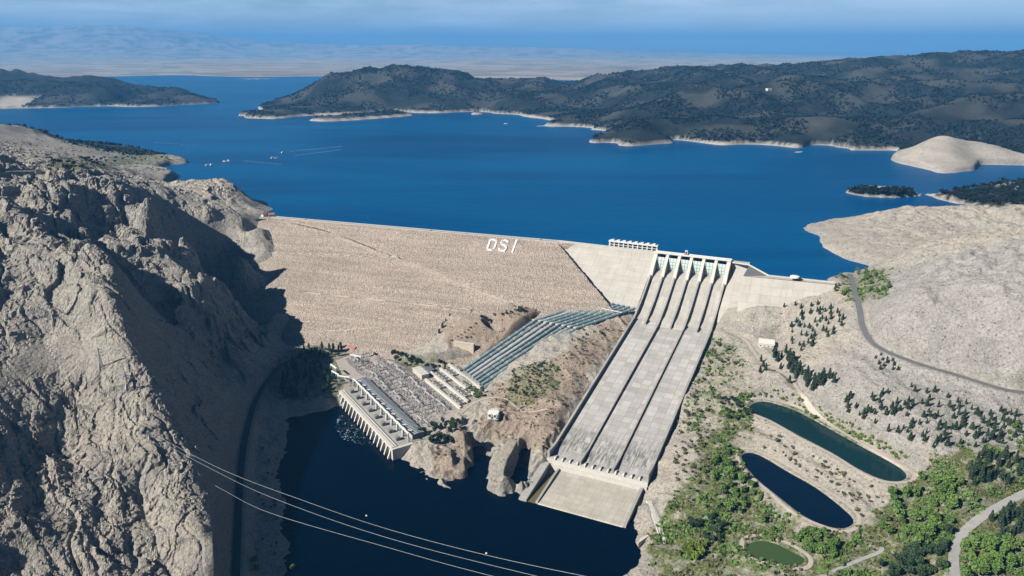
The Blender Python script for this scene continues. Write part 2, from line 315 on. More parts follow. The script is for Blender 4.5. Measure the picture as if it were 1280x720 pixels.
groove = lambda a_, b_, sd_, w_: np.exp(-(gn(a_, b_, sd_) / w_) ** 2)
rock -= (2.4 + 4.2 * sst(960, 1120, ys)) * groove(wac / 34, wal / 170, 63, .07) + (.8 + sst(960, 1120, ys)) * groove(wac / 14, wal / 62, 64, .09) + (.8 + sst(960, 1120, ys)) * groove(wx / 20, wy / 20, 65, .06)

hh = (ZB[m] + rock + .25 * wx) / 16.0; rock += crag * 16 * .5 * (sst(.15, .85, hh - np.floor(hh)) - (hh - np.floor(hh)))      # ledges
soft = 2.6 * gn(xs / 90, ys / 90, 21) + 3.2 * rid(wx / 45, wy / 45, 22) + 1.7 * rid(xs / 18, ys / 18, 23) + .6 * gn(xs / 7, ys / 7, 24) + .35 * gn(xs / 3.2, ys / 3.2, 25)
soft *= .8 + .9 * sst(15, 60, ZB[m])
lm = Lm[m]
soft += (5.5 * rr(xs / 26, ys / 26, 61) + 3 * rr(xs / 11, ys / 11, 62) - 2.5) * sst(-122, -134, ZB[m]) * sst(-150, -100, xs) * sst(120, 60, xs - .0 * ys) * sst(1010, 930, ys)
plateau = sst(1330, 1500, ys) * .75
near_water = sst(0, 25, np.abs(ZB[m]))
Z[m] += rock * lm * (1 - plateau * .8) * (.25 + .75 * near_water) + soft * (1 - lm) * (.3 + .7 * near_water)
# far hills
m = (RR > 2300) & (RR < 16000)
xs, ys = X[m], Y[m]; zb = ZB[m]
wx = xs + 120 * gn(xs / 500, ys / 500, 33); wy = ys + 120 * gn(xs / 500, ys / 500, 35)
far = 78 * rid(wx / 760, wy / 760, 41) + 34 * rid(wx / 330, wy / 330, 42) + 8 * rid(wx / 140, wy / 140, 43) + 3 * rid(wx / 65, wy / 65, 44) - 32
Z[m] += far * sst(0, 110, zb) * sst(2300, 2900, RR[m]) * .8 * (1 - .85 * sst(7000, 10000, RR[m])) + 1.2 * gn(xs / 60, ys / 60, 46) * sst(14000, 6000, RR[m])
m = RR > 9500
xs, ys = X[m], Y[m]
Z[m] += (90 * rid(xs / 3200, ys / 3200, 51) + 50 * rid(xs / 1300, ys / 1300, 52) - 60) * sst(100, 700, ZB[m]) + 14 * gn(xs / 1500, ys / 1500, 53)

# ---- pads, pools, roads (cut into the ground)
def poly_sd(x, y, poly):
    poly = np.asarray(poly, float); n = len(poly); d2 = np.full(x.shape, 1e18); ins = np.zeros(x.shape, bool)
    for i in range(n):
        a, b = poly[i], poly[(i + 1) % n]; e = b - a
        t = np.clip(((x - a[0]) * e[0] + (y - a[1]) * e[1]) / max(e @ e, 1e-9), 0, 1)
        d2 = np.minimum(d2, (x - a[0] - t * e[0]) ** 2 + (y - a[1] - t * e[1]) ** 2)
        if a[1] != b[1]:
            c = ((a[1] > y) != (b[1] > y)) & (x < (b[0] - a[0]) * (y - a[1]) / (b[1] - a[1]) + a[0]); ins ^= c
    d = np.sqrt(d2); return np.where(ins, -d, d)
def line_sd(x, y, pl):
    best = np.full(x.shape, 1e18); zz = np.zeros(x.shape)
    for a, b in zip(pl[:-1], pl[1:]):
        e0, e1 = b[0] - a[0], b[1] - a[1]
        t = np.clip(((x - a[0]) * e0 + (y - a[1]) * e1) / max(e0 * e0 + e1 * e1, 1e-9), 0, 1)
        d = (x - a[0] - t * e0) ** 2 + (y - a[1] - t * e1) ** 2
        k = d < best; best = np.where(k, d, best); zz = np.where(k, a[2] + t * (b[2] - a[2]), zz)
    return np.sqrt(best), zz
def near(poly, mar):
    p = np.asarray([q[:2] for q in poly]); return (X > p[:, 0].min() - mar) & (X < p[:, 0].max() + mar) & (Y > p[:, 1].min() - mar) & (Y < p[:, 1].max() + mar)
def pad(poly, z, blend=10):
    k = near(poly, blend + 2); d = poly_sd(X[k], Y[k], [q[:2] for q in poly]); w_ = sst(blend, 0, d); Z[k] = Z[k] * (1 - w_) + z * w_
def corridor(pl, half, blend):
    k = near(pl, half + blend + 2); d, zz = line_sd(X[k], Y[k], pl); w_ = sst(half + blend, half, d); Z[k] = Z[k] * (1 - w_) + zz * w_
def smooth_line(l, n=6):
    q = np.array(l, float); o = []
    for i in range(len(q) - 1):
        p0, p1, p2, p3 = q[max(i - 1, 0)], q[i], q[i + 1], q[min(i + 2, len(q) - 1)]
        for k in range(n):
            t = k / n; o.append(.5 * (2 * p1 + (p2 - p0) * t + (2 * p0 - 5 * p1 + 4 * p2 - p3) * t * t + (3 * p1 - p0 - 3 * p2 + p3) * t ** 3))
    o.append(q[-1]); return [tuple(x) for x in o]
def closed_smooth(l, n=4):
    q = np.array(l, float); N = len(q); o = []
    for i in range(N):
        p0, p1, p2, p3 = q[i - 1], q[i], q[(i + 1) % N], q[(i + 2) % N]
        for k in range(n):
            t = k / n; o.append(.5 * (2 * p1 + (p2 - p0) * t + (2 * p0 - 5 * p1 + 4 * p2 - p3) * t * t + (3 * p1 - p0 - 3 * p2 + p3) * t ** 3))
    return [tuple(x) for x in o]

YARD = [(4, 9), (193, 9), (199, 80), (155, 124), (97, 214), (20, 220), (-12, 172), (-48, 130), (-101, 102), (-136, 80), (-150, 22), (-60, 12)]
pad([YD(a, b, 0) for a, b in YARD], -145.4, 9)
pad([P(x, y, -72.5) for x, y in ((945, 420), (970, 421), (975, 442), (948, 441))], -72.5, 8)
def road_px(l): return smooth_line([P(*p) for p in l])
ROADS = {
 'right': (road_px([(1062, 342, 3), (1066, 355, 2), (1074, 385, -8), (1079, 410, -18), (1095, 432, -26), (1140, 452, -32), (1200, 470, -37), (1260, 488, -42), (1310, 492, -44)]), 4.2),
 'corner': (road_px([(1196, 740, -108), (1192, 700, -106), (1196, 680, -105), (1206, 664, -102), (1235, 641, -97), (1290, 612, -90), (1330, 600, -86)]), 4.5),
 'leftbank': (road_px([(398, 434, -138), (370, 447, -139), (345, 463, -140), (320, 500, -141), (306, 550, -142), (300, 600, -142), (297, 660, -142), (294, 740, -142)]), 4.0),
 'track': (road_px([(905, 412, -74), (930, 424, -77), (942, 440, -79), (955, 455, -80), (985, 470, -80), (1002, 492, -84), (1040, 522, -88), (1085, 552, -92), (1122, 574, -93), (1150, 592, -94)]), 2.4),
 'yardtrack': (road_px([(575, 517, -142), (600, 500, -138), (630, 498, -133), (655, 515, -127), (690, 510, -118)]), 1.8),
 'bendtrack': (road_px([(640, 380, -78), (655, 386, -81), (640, 392, -86), (615, 393, -92), (605, 396, -95), (622, 407, -100), (612, 413, -106), (625, 418, -110)]), 2.4),
 'bankpath': (road_px([(815, 632, -149), (822, 650, -150), (832, 680, -152)]), 2.2),
 'crestroad': (road_px([(0, 214, 150), (40, 213.5, 143), (80, 214, 134), (124, 215, 121)]), 3.0),
 'lowertrack': (road_px([(1040, 715, -126), (1075, 700, -123), (1100, 690, -120), (1102, 684, -119)]), 2.0),
}
for k_, (pl, hw) in ROADS.items(): corridor(pl, hw + 1.5, 12 if k_ != 'crestroad' else 6)
corridor([P(599, 469, -142.5), P(693, 406, -93), P(772, 383, -77)], 27, 9)
corridor([P(640, 552, -137), P(628, 572, -140), P(618, 600, -149)], 6.5, 5)
corridor([P(657, 570, -168), P(650, 616, -175)], 5, 5)
corridor([P(597, 568, -167), P(604, 606, -175)], 5, 5)
corridor([P(545, 547, -142), P(572, 562, -145), P(576, 586, -151)], 5, 6)
POOLS = {
 'upper': ([(937, 508), (950, 502), (970, 505), (1000, 516), (1040, 538), (1080, 560), (1120, 582), (1133, 594), (1126, 601), (1105, 600), (1075, 587), (1040, 566), (1000, 545), (965, 526), (945, 517)], -100),
 'lower': ([(927, 570), (938, 566), (955, 572), (985, 590), (1020, 610), (1055, 637), (1067, 652), (1056, 660), (1035, 658), (1005, 645), (975, 622), (950, 602), (934, 585)], -120),
 'small': ([(935, 682), (950, 676), (970, 680), (990, 690), (1005, 698), (1000, 706), (975, 705), (945, 697)], -134),
}
POOLW = {}
for k_, (l, z) in POOLS.items():
    poly = closed_smooth([P(x, y, z) for x, y in l]); POOLW[k_] = (poly, z)
    k = near(poly, 26); d = poly_sd(X[k], Y[k], [q[:2] for q in poly])
    rim = sst(22, 8, d); Z[k] = Z[k] * (1 - rim) + (z + 1.6) * rim
    Z[k] = np.where(d < 4, np.minimum(Z[k], z + 1.6 - 3.6 * sst(3.5, -4, d)), Z[k])
# reservoir margin: pull the drawn-down shore into a clear bank
GRID = Z
def HZ(x, y):
    x = np.atleast_1d(np.asarray(x, float)); y = np.atleast_1d(np.asarray(y, float))
    return bil(GRID, gu, gv, np.arctan2(x, y), np.log(np.hypot(x, y)))
TT = np.exp(np.linspace(math.log(420), math.log(7000), 1600))
def GP(px, py):
    """where the sight line through a photo pixel meets the ground"""
    a = (px - 640) / F; b = (360 - py) / F
    x = a * TT; y = (cp + b * sp) * TT; z = HC + (-sp + b * cp) * TT
    h = np.maximum(HZ(x, y), np.where(y > 1400, 0, -160))
    k = np.nonzero(z < h)[0]
    if not len(k): return None
    k = k[0]
    if k == 0: return (x[0], y[0], h[0])
    d0 = z[k - 1] - h[k - 1]; d1 = z[k] - h[k]; t = d0 / (d0 - d1)
    xx, yy = x[k - 1] + t * (x[k] - x[k - 1]), y[k - 1] + t * (y[k] - y[k - 1])
    return (float(xx), float(yy), float(HZ(xx, yy)[0]))

# the side of the dam that the reservoir wets
_s, _a = SWi(X, Y); _t = (X - X0[0]) * RE[0] + (Y - X0[1]) * RE[1]; _d = (X - X0[0]) * RN[0] + (Y - X0[1]) * RN[1]
WET = np.where(_t < RL, _d < -14, np.where(_a < 100, _s < 0, _s < 50)) & np.where(X > 540, Y > 1118 + (X - 540) * .12, True) & np.where(X < -519, Y > 1600, True)
# steeper drawn-down banks round the reservoir
_b = np.where(WET & (RR > 1900) & (RR < 11000), 14 * np.exp(-np.abs(Z) / 40) * np.tanh((Z - 2.2) / 2.0), 0); Z += _b
# ---- what grows and what lies on the ground: R plants, G pale bare soil, B reddish soil, A conifer wood, darkened as if under cloud shadow
MASK = np.zeros(Z.shape + (4,), np.float32)
def paint(ch, pxpoly, val, feather=14, world=False):
    poly = []
    if world: poly = [q[:2] for q in pxpoly]
    else:
        n = len(pxpoly)
        for i in range(n):
            a, b = pxpoly[i], pxpoly[(i + 1) % n]
            for t in (0, .5):
                g = GP(a[0] + (b[0] - a[0]) * t, a[1] + (b[1] - a[1]) * t)
                if g: poly.append(g[:2])
    k = near(poly, feather * 2 + 5)
    d = poly_sd(X[k], Y[k], poly) + feather * .9 * gn(X[k] / (feather * 1.3), Y[k] / (feather * 1.3), 71) + feather * .4 * gn(X[k] / 6, Y[k] / 6, 72)
    MASK[k, ch] = np.maximum(MASK[k, ch], val * sst(feather * .5, -feather * .5, d)) if val > 0 else MASK[k, ch] * (1 + val * sst(feather * .5, -feather * .5, d))
#PAINT
paint(0, [(850, 610), (900, 520), (930, 490), (940, 520), (920, 560), (930, 600), (1000, 660), (1070, 670), (1140, 600), (1200, 560), (1290, 560), (1290, 725), (830, 725), (810, 680)], 1.0, 16)
paint(0, [(885, 420), (920, 430), (930, 490), (880, 540), (850, 540)], .32, 14)
paint(0, [(960, 500), (1030, 520), (1085, 556), (1070, 556), (1030, 532), (990, 512)], 1.0, 4)
paint(1, [(1070, 430), (1290, 500), (1290, 560), (1200, 575), (1120, 550), (1040, 500), (1010, 470)], .8, 14)
paint(1, [(1090, 345), (1290, 290), (1290, 480), (1200, 465), (1100, 430), (1085, 380)], .9, 10)
paint(0, [(350, 440), (420, 425), (520, 448), (590, 455), (560, 470), (430, 480), (420, 500), (350, 500), (330, 480)], .8, 8)
paint(2, [(620, 480), (680, 460), (760, 400), (800, 400), (740, 460), (690, 560), (650, 560), (600, 540)], .55, 14)
paint(2, [(550, 400), (640, 385), (720, 385), (660, 410), (600, 450), (560, 440)], .6, 12)
paint(2, [(540, 560), (600, 545), (600, 600), (545, 600)], .5, 8)
paint(0, [(640, 460), (690, 450), (700, 480), (660, 510), (630, 500)], .6, 8)
paint(0, [(1045, 345), (1110, 335), (1110, 370), (1060, 380)], .6, 8)
paint(0, [(150, 192), (210, 195), (215, 203), (150, 206), (100, 215), (60, 208), (60, 200)], .7, 12)
fm = sst(2650, 2950, RR) * sst(7, 15, Z + 3 * gn(X / 50, Y / 50, 80)) * sst(8000, 6500, RR) * (X > -3200)
fm *= .9 + .1 * sst(-.3, .2, gn(X / 260, Y / 260, 81))
MASK[..., 3] = np.clip(fm, 0, 1)
paint(3, [(1058, 236.5), (1142, 237.5), (1146, 244.5), (1120, 246.5), (1062, 244.5)], .95, 8)
paint(3, [(1170, 243), (1200, 236), (1290, 222), (1290, 258), (1225, 256), (1180, 250)], .95, 10)
lp = sst(4700, 5000, RR) * sst(8000, 7000, RR) * (X < -1500) * sst(45, 80, Z + 16 * gn(X / 150, Y / 150, 82)); MASK[..., 3] = np.maximum(MASK[..., 3], lp)
# the sunlit pale cape keeps grass only
MASK[..., 3] *= np.where((RR > 2000) & (RR < 2950) & (X > 1250) & (Y < 2720), .0, 1)
farplain = sst(9000, 11000, RR); MASK[..., 2] = np.maximum(MASK[..., 2], farplain * (.25 + .75 * sst(-.15, .25, gn(X / 2600, Y / 1100, 86))) * sst(24000, 10000, RR))
MASK[..., 0] = np.maximum(MASK[..., 0], farplain * .8 * sst(-.05, .35, gn(X / 900, Y / 500, 83) + .5 * gn(X / 300, Y / 200, 85)))
MASK[..., 1] = np.maximum(MASK[..., 1], farplain * .3 * sst(-.1, .4, gn(X / 1300, Y / 700, 84)))

# ------------------------------------------------------------------ materials
def mat(name):
    m_ = bpy.data.materials.new(name); m_.use_nodes = True; n = m_.node_tree; n.nodes.clear()
    o = n.nodes.new('ShaderNodeOutputMaterial'); b = n.nodes.new('ShaderNodeBsdfPrincipled'); n.links.new(b.outputs[0], o.inputs[0])
    return m_, n, b
class NG:
    def __init__(s, n): s.n = n
    def node(s, t, ins=None, **kw):
        x = s.n.nodes.new(t)
        for k, v in kw.items(): setattr(x, k, v)
        for k, v in (ins or {}).items():
            if hasattr(v, 'is_linked') or isinstance(v, bpy.types.NodeSocket): s.n.links.new(v, x.inputs[k])
            else: x.inputs[k].default_value = v
        return x
    def pos(s): return s.node('ShaderNodeNewGeometry').outputs['Position']
    def noise(s, vec, scale, detail=4, rough=.55, dist=0):
        return s.node('ShaderNodeTexNoise', {'Vector': vec, 'Scale': scale, 'Detail': detail, 'Roughness': rough, 'Distortion': dist}).outputs[0]
    def vor(s, vec, scale, feature='F1', out='Distance'):
        return s.node('ShaderNodeTexVoronoi', {'Vector': vec, 'Scale': scale}, feature=feature).outputs[out]
    def mapr(s, v, a, b, c=0, d=1): return s.node('ShaderNodeMapRange', {0: v, 1: a, 2: b, 3: c, 4: d}).outputs[0]
    def mix(s, f, a, b, mode='MIX'):
        return s.node('ShaderNodeMix', {0: f, 6: a, 7: b}, data_type='RGBA', blend_type=mode).outputs[2]
    def math(s, op, a, b=0.0): return s.node('ShaderNodeMath', {0: a, 1: b}, operation=op).outputs[0]
    def scale(s, v, sc_): return s.node('ShaderNodeMapping', {'Vector': v, 'Scale': sc_}).outputs[0]
    def bump(s, h, strength, dist, normal=None):
        d = {'Height': h, 'Strength': strength, 'Distance': dist}
        if normal is not None: d['Normal'] = normal
        return s.node('ShaderNodeBump', d).outputs[0]
AL = .72          # surface reflectance level that goes with the exposure above
def c4(c): return (c[0] * AL, c[1] * AL, c[2] * AL, 1)

def ground_material():
    m_, n, b = mat('ground'); g = NG(n)
    pos = g.pos(); geo = n.nodes.new('ShaderNodeNewGeometry'); sx = g.node('ShaderNodeSeparateXYZ', {0: geo.outputs['True Normal']})
    pz = g.node('ShaderNodeSeparateXYZ', {0: pos}).outputs[2]
    at = g.node('ShaderNodeAttribute', attribute_name='mask'); mk = g.node('ShaderNodeSeparateColor', {0: at.outputs['Color']})
    n1 = g.noise(pos, .006, 5, .6); n2 = g.noise(pos, .05, 6, .65, .4); n3 = g.noise(pos, .35, 5, .7)
    c = g.mix(g.mapr(n1, .35, .65), c4((.47, .43, .365)), c4((.42, .40, .36)))
    c = g.mix(g.mapr(n2, .4, .7), c, c4((.53, .48, .41)))
    c = g.mix(g.math('MULTIPLY', g.mapr(n2, .42, .25), .7), c, c4((.24, .215, .185)))
    stn = g.noise(g.node('ShaderNodeMapping', {'Vector': pos, 'Rotation': (.35, .2, .6), 'Scale': (.012, .012, .13)}).outputs[0], 1, 5, .7, .6)
    c = g.mix(g.math('MULTIPLY', g.mapr(stn, .50, .62), .55), c, c4((.38, .365, .345))); c = g.mix(g.math('MULTIPLY', g.mapr(stn, .46, .36), .45), c, c4((.52, .45, .36)))
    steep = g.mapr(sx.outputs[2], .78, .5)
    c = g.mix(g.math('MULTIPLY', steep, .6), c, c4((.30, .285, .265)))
    pale = g.mix(g.mapr(n2, .35, .65), c4((.36, .343, .32)), c4((.46, .445, .422)))
    c = g.mix(mk.outputs[1], c, pale)
    c = g.mix(mk.outputs[2], c, g.mix(g.mapr(n2, .4, .62), c4((.37, .27, .19)), c4((.30, .185, .125))))
    vb = g.math('MULTIPLY', mk.outputs[0], g.mapr(g.noise(pos, .09, 6, .7), .34, .54))
    c = g.mix(vb, c, g.mix(g.mapr(n3, .35, .65), c4((.085, .130, .035)), c4((.20, .22, .075))))
    c = g.mix(g.math('MULTIPLY', at.outputs['Alpha'], g.mapr(g.noise(pos, .012, 8, .7), .25, .42, .92, 1)), c, g.mix(g.mapr(g.noise(pos, .02, 6, .7), .4, .6), c4((.010, .017, .020)), c4((.026, .033, .030))))  # wood colour is darkened to carry the cloud shadow on the far hills
    # bathtub ring of the drawn-down reservoir
    ringn = g.math('ADD', pz, g.math('MULTIPLY', g.mapr(n2, .3, .7, -2, 3), 1))
    far_ring = g.math('MULTIPLY', g.mapr(ringn, 5.5, 3), g.node('ShaderNodeAttribute', attribute_name='wet').outputs['Fac'])
    c = g.mix(g.math('MULTIPLY', far_ring, .55), c, c4((.47, .45, .42)))
    # speckle: stones and tufts
    sp_ = g.mapr(n3, .3, .7, .72, 1.28); c = g.mix(1.0, c, g.node('ShaderNodeCombineColor', {0: sp_, 1: sp_, 2: sp_}).outputs[0], 'MULTIPLY')
    vv = g.vor(pos, .12); tf = g.math('MULTIPLY', g.mapr(vv, .22, .12), .55)
    c = g.mix(tf, c, c4((.09, .09, .055)))
    n.links.new(c, b.inputs['Base Color']); b.inputs['Roughness'].default_value = .95; b.inputs['Specular IOR Level'].default_value = .15
    cr = g.vor(g.node('ShaderNodeVectorMath', {0: pos, 1: g.node('ShaderNodeVectorMath', {0: g.node('ShaderNodeTexNoise', {'Vector': pos, 'Scale': .08}).outputs['Color'], 3: 9.0}, operation='SCALE').outputs[0]}, operation='ADD').outputs[0], .16, 'DISTANCE_TO_EDGE')
    bn = g.bump(g.mapr(cr, 0, .10), .6, 1.6)
    bn = g.bump(n3, .9, 2.8, bn); bn = g.bump(g.noise(pos, 1.1, 4, .7), .7, 1.2, bn); bn = g.bump(g.noise(pos, .1, 8, .8), .6, 3.5, bn)
    n.links.new(bn, b.inputs['Normal'])
    return m_
M = {'ground': ground_material()}

def mesh_np(name, co, faces, mats, parent=None, smooth=False, uv=None):
    me = bpy.data.meshes.new(name); co = np.asarray(co, np.float32); faces = np.asarray(faces, np.int32)
    me.vertices.add(len(co)); me.vertices.foreach_set('co', co.ravel())
    k = faces.shape[1]; me.loops.add(faces.size); me.loops.foreach_set('vertex_index', faces.ravel())
    me.polygons.add(len(faces)); me.polygons.foreach_set('loop_start', np.arange(0, faces.size, k, dtype=np.int32))
    me.update(calc_edges=True); me.validate()
    if smooth: me.polygons.foreach_set('use_smooth', np.ones(len(faces), bool))
    for m_ in (mats if isinstance(mats, (list, tuple)) else [mats]): me.materials.append(m_)
    if uv is not None:
        l = me.uv_layers.new(name='UVMap'); l.data.foreach_set('uv', np.asarray(uv, np.float32)[faces.ravel()].ravel())
    o = bpy.data.objects.new(name, me); col.objects.link(o)
    if parent: parent_keep(o, parent)
    return o
def parent_keep(o, par):
    o.parent = par; o.matrix_parent_inverse = Matrix.Translation(-Vector(par.location)) if par.rotation_euler.z == 0 else par.matrix_basis.inverted()
def tag(o, label=None, cat=None, group=None, kind=None):
    if label: o['label'] = label
    if cat: o['category'] = cat
    if group: o['group'] = group
    if kind: o['kind'] = kind
    return o
def thing(name, label, cat, loc=(0, 0, 0), rz=0, group=None):
    o = bpy.data.objects.new(name, None); col.objects.link(o); o.location = loc; o.rotation_euler = (0, 0, rz); o.empty_display_size = 2
    return tag(o, label, cat, group)

idx = np.arange(NU * NV).reshape(NV, NU)
gf = np.stack([idx[:-1, :-1], idx[:-1, 1:], idx[1:, 1:], idx[1:, :-1]], -1).reshape(-1, 4)
gsm = ~(((Lm[:-1, :-1] > .25) & (RR[:-1, :-1] < 2200)).ravel())      # bare rock breaks in hard edges
# leave the ground whole: one sheet out to the horizon
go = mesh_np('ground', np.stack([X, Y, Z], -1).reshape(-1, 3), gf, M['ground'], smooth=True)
ca = go.data.color_attributes.new('mask', 'FLOAT_COLOR', 'POINT'); ca.data.foreach_set('color', MASK.reshape(-1))
wa = go.data.attributes.new('wet', 'FLOAT', 'POINT'); wa.data.foreach_set('value', WET.astype(np.float32).ravel())
go.data.polygons.foreach_set('use_smooth', gsm); go.data.update()
tag(go, kind='structure')

# ------------------------------------------------------------------ mesh builder
class MB:
    def __init__(s): s.v, s.f, s.mi, s.uv, s.cur = [], [], [], [], 0
    def face(s, p, uv=None):
        k = len(s.v); s.v += [tuple(map(float, q)) for q in p]; s.f.append(tuple(range(k, k + len(p)))); s.mi.append(s.cur); s.uv += (uv or [(q[0], q[1]) for q in p])
    def prism(s, poly, z0, z1, top=None):
        """vertical prism on an (x, y) outline; z0/z1 numbers or lists"""
        n = len(poly); a = [(p[0], p[1], z0 if not hasattr(z0, '__len__') else z0[i]) for i, p in enumerate(poly)]; b = [(p[0], p[1], z1 if not hasattr(z1, '__len__') else z1[i]) for i, p in enumerate(poly)]
        ar = sum(poly[i][0] * poly[(i + 1) % n][1] - poly[(i + 1) % n][0] * poly[i][1] for i in range(n))
        if ar < 0: a.reverse(); b.reverse()
        s.face(b); s.face(a[::-1]); L = 0
        for i in range(n):
            j = (i + 1) % n; d = math.dist(a[i][:2], a[j][:2]); s.face([a[i], a[j], b[j], b[i]], [(L, a[i][2]), (L + d, a[j][2]), (L + d, b[j][2]), (L, b[i][2])]); L += d
    def box(s, c, size, ax=(1, 0), z0=None):
        ux, uy = ax; l, w_, h = size; vx, vy = -uy, ux
        poly = [(c[0] + ux * l / 2 * i + vx * w_ / 2 * j, c[1] + uy * l / 2 * i + vy * w_ / 2 * j) for i, j in ((-1, -1), (1, -1), (1, 1), (-1, 1))]
        s.prism(poly, c[2] - h / 2 if z0 is None else z0, c[2] + h / 2 if z0 is None else z0 + h)
    def tube(s, pts, r, n=8, cap=True):
        pts = [Vector(p) for p in pts]; rs = r if hasattr(r, '__len__') else [r] * len(pts); rings = []
        for i, p in enumerate(pts):
            d = (pts[min(i + 1, len(pts) - 1)] - pts[max(i - 1, 0)]).normalized(); up = Vector((0, 0, 1)) if abs(d.z) < .95 else Vector((1, 0, 0))
            a = d.cross(up).normalized(); b = a.cross(d)
            rings.append([p + (a * math.cos(2 * math.pi * k / n) + b * math.sin(2 * math.pi * k / n)) * rs[i] for k in range(n)])
        for i in range(len(rings) - 1):
            for k in range(n): s.face([rings[i][k], rings[i][(k + 1) % n], rings[i + 1][(k + 1) % n], rings[i + 1][k]][::-1])
        if cap: s.face(rings[0]); s.face(rings[-1][::-1])
    def solid(s, prof, fr, a0, a1):
        """extrude a (s, z) profile between a0 and a1 of the frame function fr(s, a, z); a0/a1 may be functions of s"""
        A0 = a0 if callable(a0) else (lambda q: a0); A1 = a1 if callable(a1) else (lambda q: a1)
        p0 = [fr(q[0], A0(q[0]), q[1]) for q in prof]; p1 = [fr(q[0], A1(q[0]), q[1]) for q in prof]; n = len(prof)
        ar = sum(prof[i][0] * prof[(i + 1) % n][1] - prof[(i + 1) % n][0] * prof[i][1] for i in range(n)); fl = ar < 0
        uvp = [tuple(q) for q in prof]
        f0, f1 = (p0, p1[::-1]) if not fl else (p0[::-1], p1)
        s.face(f0, uvp if not fl else uvp[::-1]); s.face(f1, uvp[::-1] if not fl else uvp); L = 0
        for i in range(n):
            j = (i + 1) % n; d = math.dist(prof[i], prof[j]); q = [p0[j], p0[i], p1[i], p1[j]]
            u = [(A0(prof[j][0]), L + d), (A0(prof[i][0]), L), (A1(prof[i][0]), L), (A1(prof[j][0]), L + d)]
            if fl: q, u = q[::-1], u[::-1]
            s.face(q, u); L += d
    def build(s, name, mats, parent=None, smooth=False, local=False):
        me = bpy.data.meshes.new(name); me.from_pydata(s.v, [], s.f)
        for m_ in (mats if isinstance(mats, (list, tuple)) else [mats]): me.materials.append(m_)
        me.polygons.foreach_set('material_index', s.mi)
        l = me.uv_layers.new(name='UVMap'); l.data.foreach_set('uv', np.asarray(s.uv, np.float32).ravel())
        if smooth: me.polygons.foreach_set('use_smooth', np.ones(len(s.f), bool))
        me.update(); o = bpy.data.objects.new(name, me); col.objects.link(o)
        if parent:
            if local: o.parent = parent
            else: parent_keep(o, parent)
        return o

def simple(name, c1, c2, sc_=.3, rough=.8, bump=.0, bscale=1., metal=0, streak=False, spec=.3):
    m_, n, b = mat(name); g = NG(n); pos = g.pos()
    v = g.scale(pos, (1, 1, .08)) if streak else pos
    f = g.mapr(g.noise(v, sc_, 6, .65), .32, .68); c = g.mix(f, c4(c1), c4(c2))
    n.links.new(c, b.inputs['Base Color']); b.inputs['Roughness'].default_value = rough; b.inputs['Metallic'].default_value = metal; b.inputs['Specular IOR Level'].default_value = spec
    if bump: n.links.new(g.bump(g.noise(pos, bscale, 5, .65), bump, 1 / bscale), b.inputs['Normal'])
    M[name] = m_; return m_
def concrete(name, c1, c2, dirt, bw, bh, streak=.5, joint=.35, var=.10):
    """board-marked concrete cast in lifts: UV in metres"""
    m_, n, b = mat(name); g = NG(n); pos = g.pos(); uv = g.node('ShaderNodeUVMap').outputs[0]
    br = n.nodes.new('ShaderNodeTexBrick'); n.links.new(uv, br.inputs['Vector'])
    br.offset = 0; br.inputs['Scale'].default_value = 1; br.inputs['Brick Width'].default_value = bw; br.inputs['Row Height'].default_value = bh
    br.inputs['Mortar Size'].default_value = .35; br.inputs['Mortar Smooth'].default_value = .6
    br.inputs['Color1'].default_value = (1 - var, 1 - var, 1 - var, 1); br.inputs['Color2'].default_value = (1 + var, 1 + var, 1 + var, 1); br.inputs['Mortar'].default_value = (1 - joint, 1 - joint, 1 - joint, 1)
    f = g.mapr(g.noise(pos, .05, 6, .7), .3, .7); c = g.mix(f, c4(c1), c4(c2))
    sv_ = g.node('ShaderNodeMapping', {'Vector': uv, 'Scale': (.55, .02, 1)}).outputs[0]
    c = g.mix(g.math('MULTIPLY', g.mapr(g.noise(sv_, 1, 5, .7), .52, .75), streak), c, c4(dirt))
    c = g.mix(g.math('MULTIPLY', g.mapr(g.noise(pos, .25, 6, .7), .55, .75), .4), c, c4(dirt))
    c = g.mix(1.0, c, br.outputs[0], 'MULTIPLY')
    if name == 'chute_concrete':
        vv = g.node('ShaderNodeSeparateXYZ', {0: uv}).outputs[1]; lo = g.math('MULTIPLY', g.mapr(vv, 285, 335), g.mapr(vv, 372, 352))
        sk = g.noise(g.node('ShaderNodeMapping', {'Vector': uv, 'Scale': (.35, .05, 1)}).outputs[0], 1, 6, .75)
        c = g.mix(g.math('MULTIPLY', g.math('MULTIPLY', lo, g.mapr(sk, .44, .56)), .75), c, c4((.085, .085, .08)))
    n.links.new(c, b.inputs['Base Color']); b.inputs['Roughness'].default_value = .9; b.inputs['Specular IOR Level'].default_value = .2
    n.links.new(g.bump(g.noise(pos, .8, 5, .7), .3, .5), b.inputs['Normal']); M[name] = m_; return m_

def water(name, deep, rough, scale, strength, dist, tint2=None, spec=.5):
    m_, n, b = mat(name); g = NG(n); pos = g.pos()
    c = g.mix(g.mapr(g.noise(g.scale(pos, (.5, 1.7, 1)), .0011, 6, .62, .8), .36, .66), c4(deep), c4(tint2 or deep))
    n.links.new(c, b.inputs['Base Color']); b.inputs['Roughness'].default_value = rough; b.inputs['IOR'].default_value = 1.33; b.inputs['Specular IOR Level'].default_value = spec
    h = g.math('ADD', g.noise(pos, scale, 6, .65), g.math('MULTIPLY', g.noise(g.scale(pos, (1, 2.4, 1)), scale * .12, 5, .6), 2.0))
    n.links.new(g.bump(h, strength, dist), b.inputs['Normal']); M[name] = m_; return m_

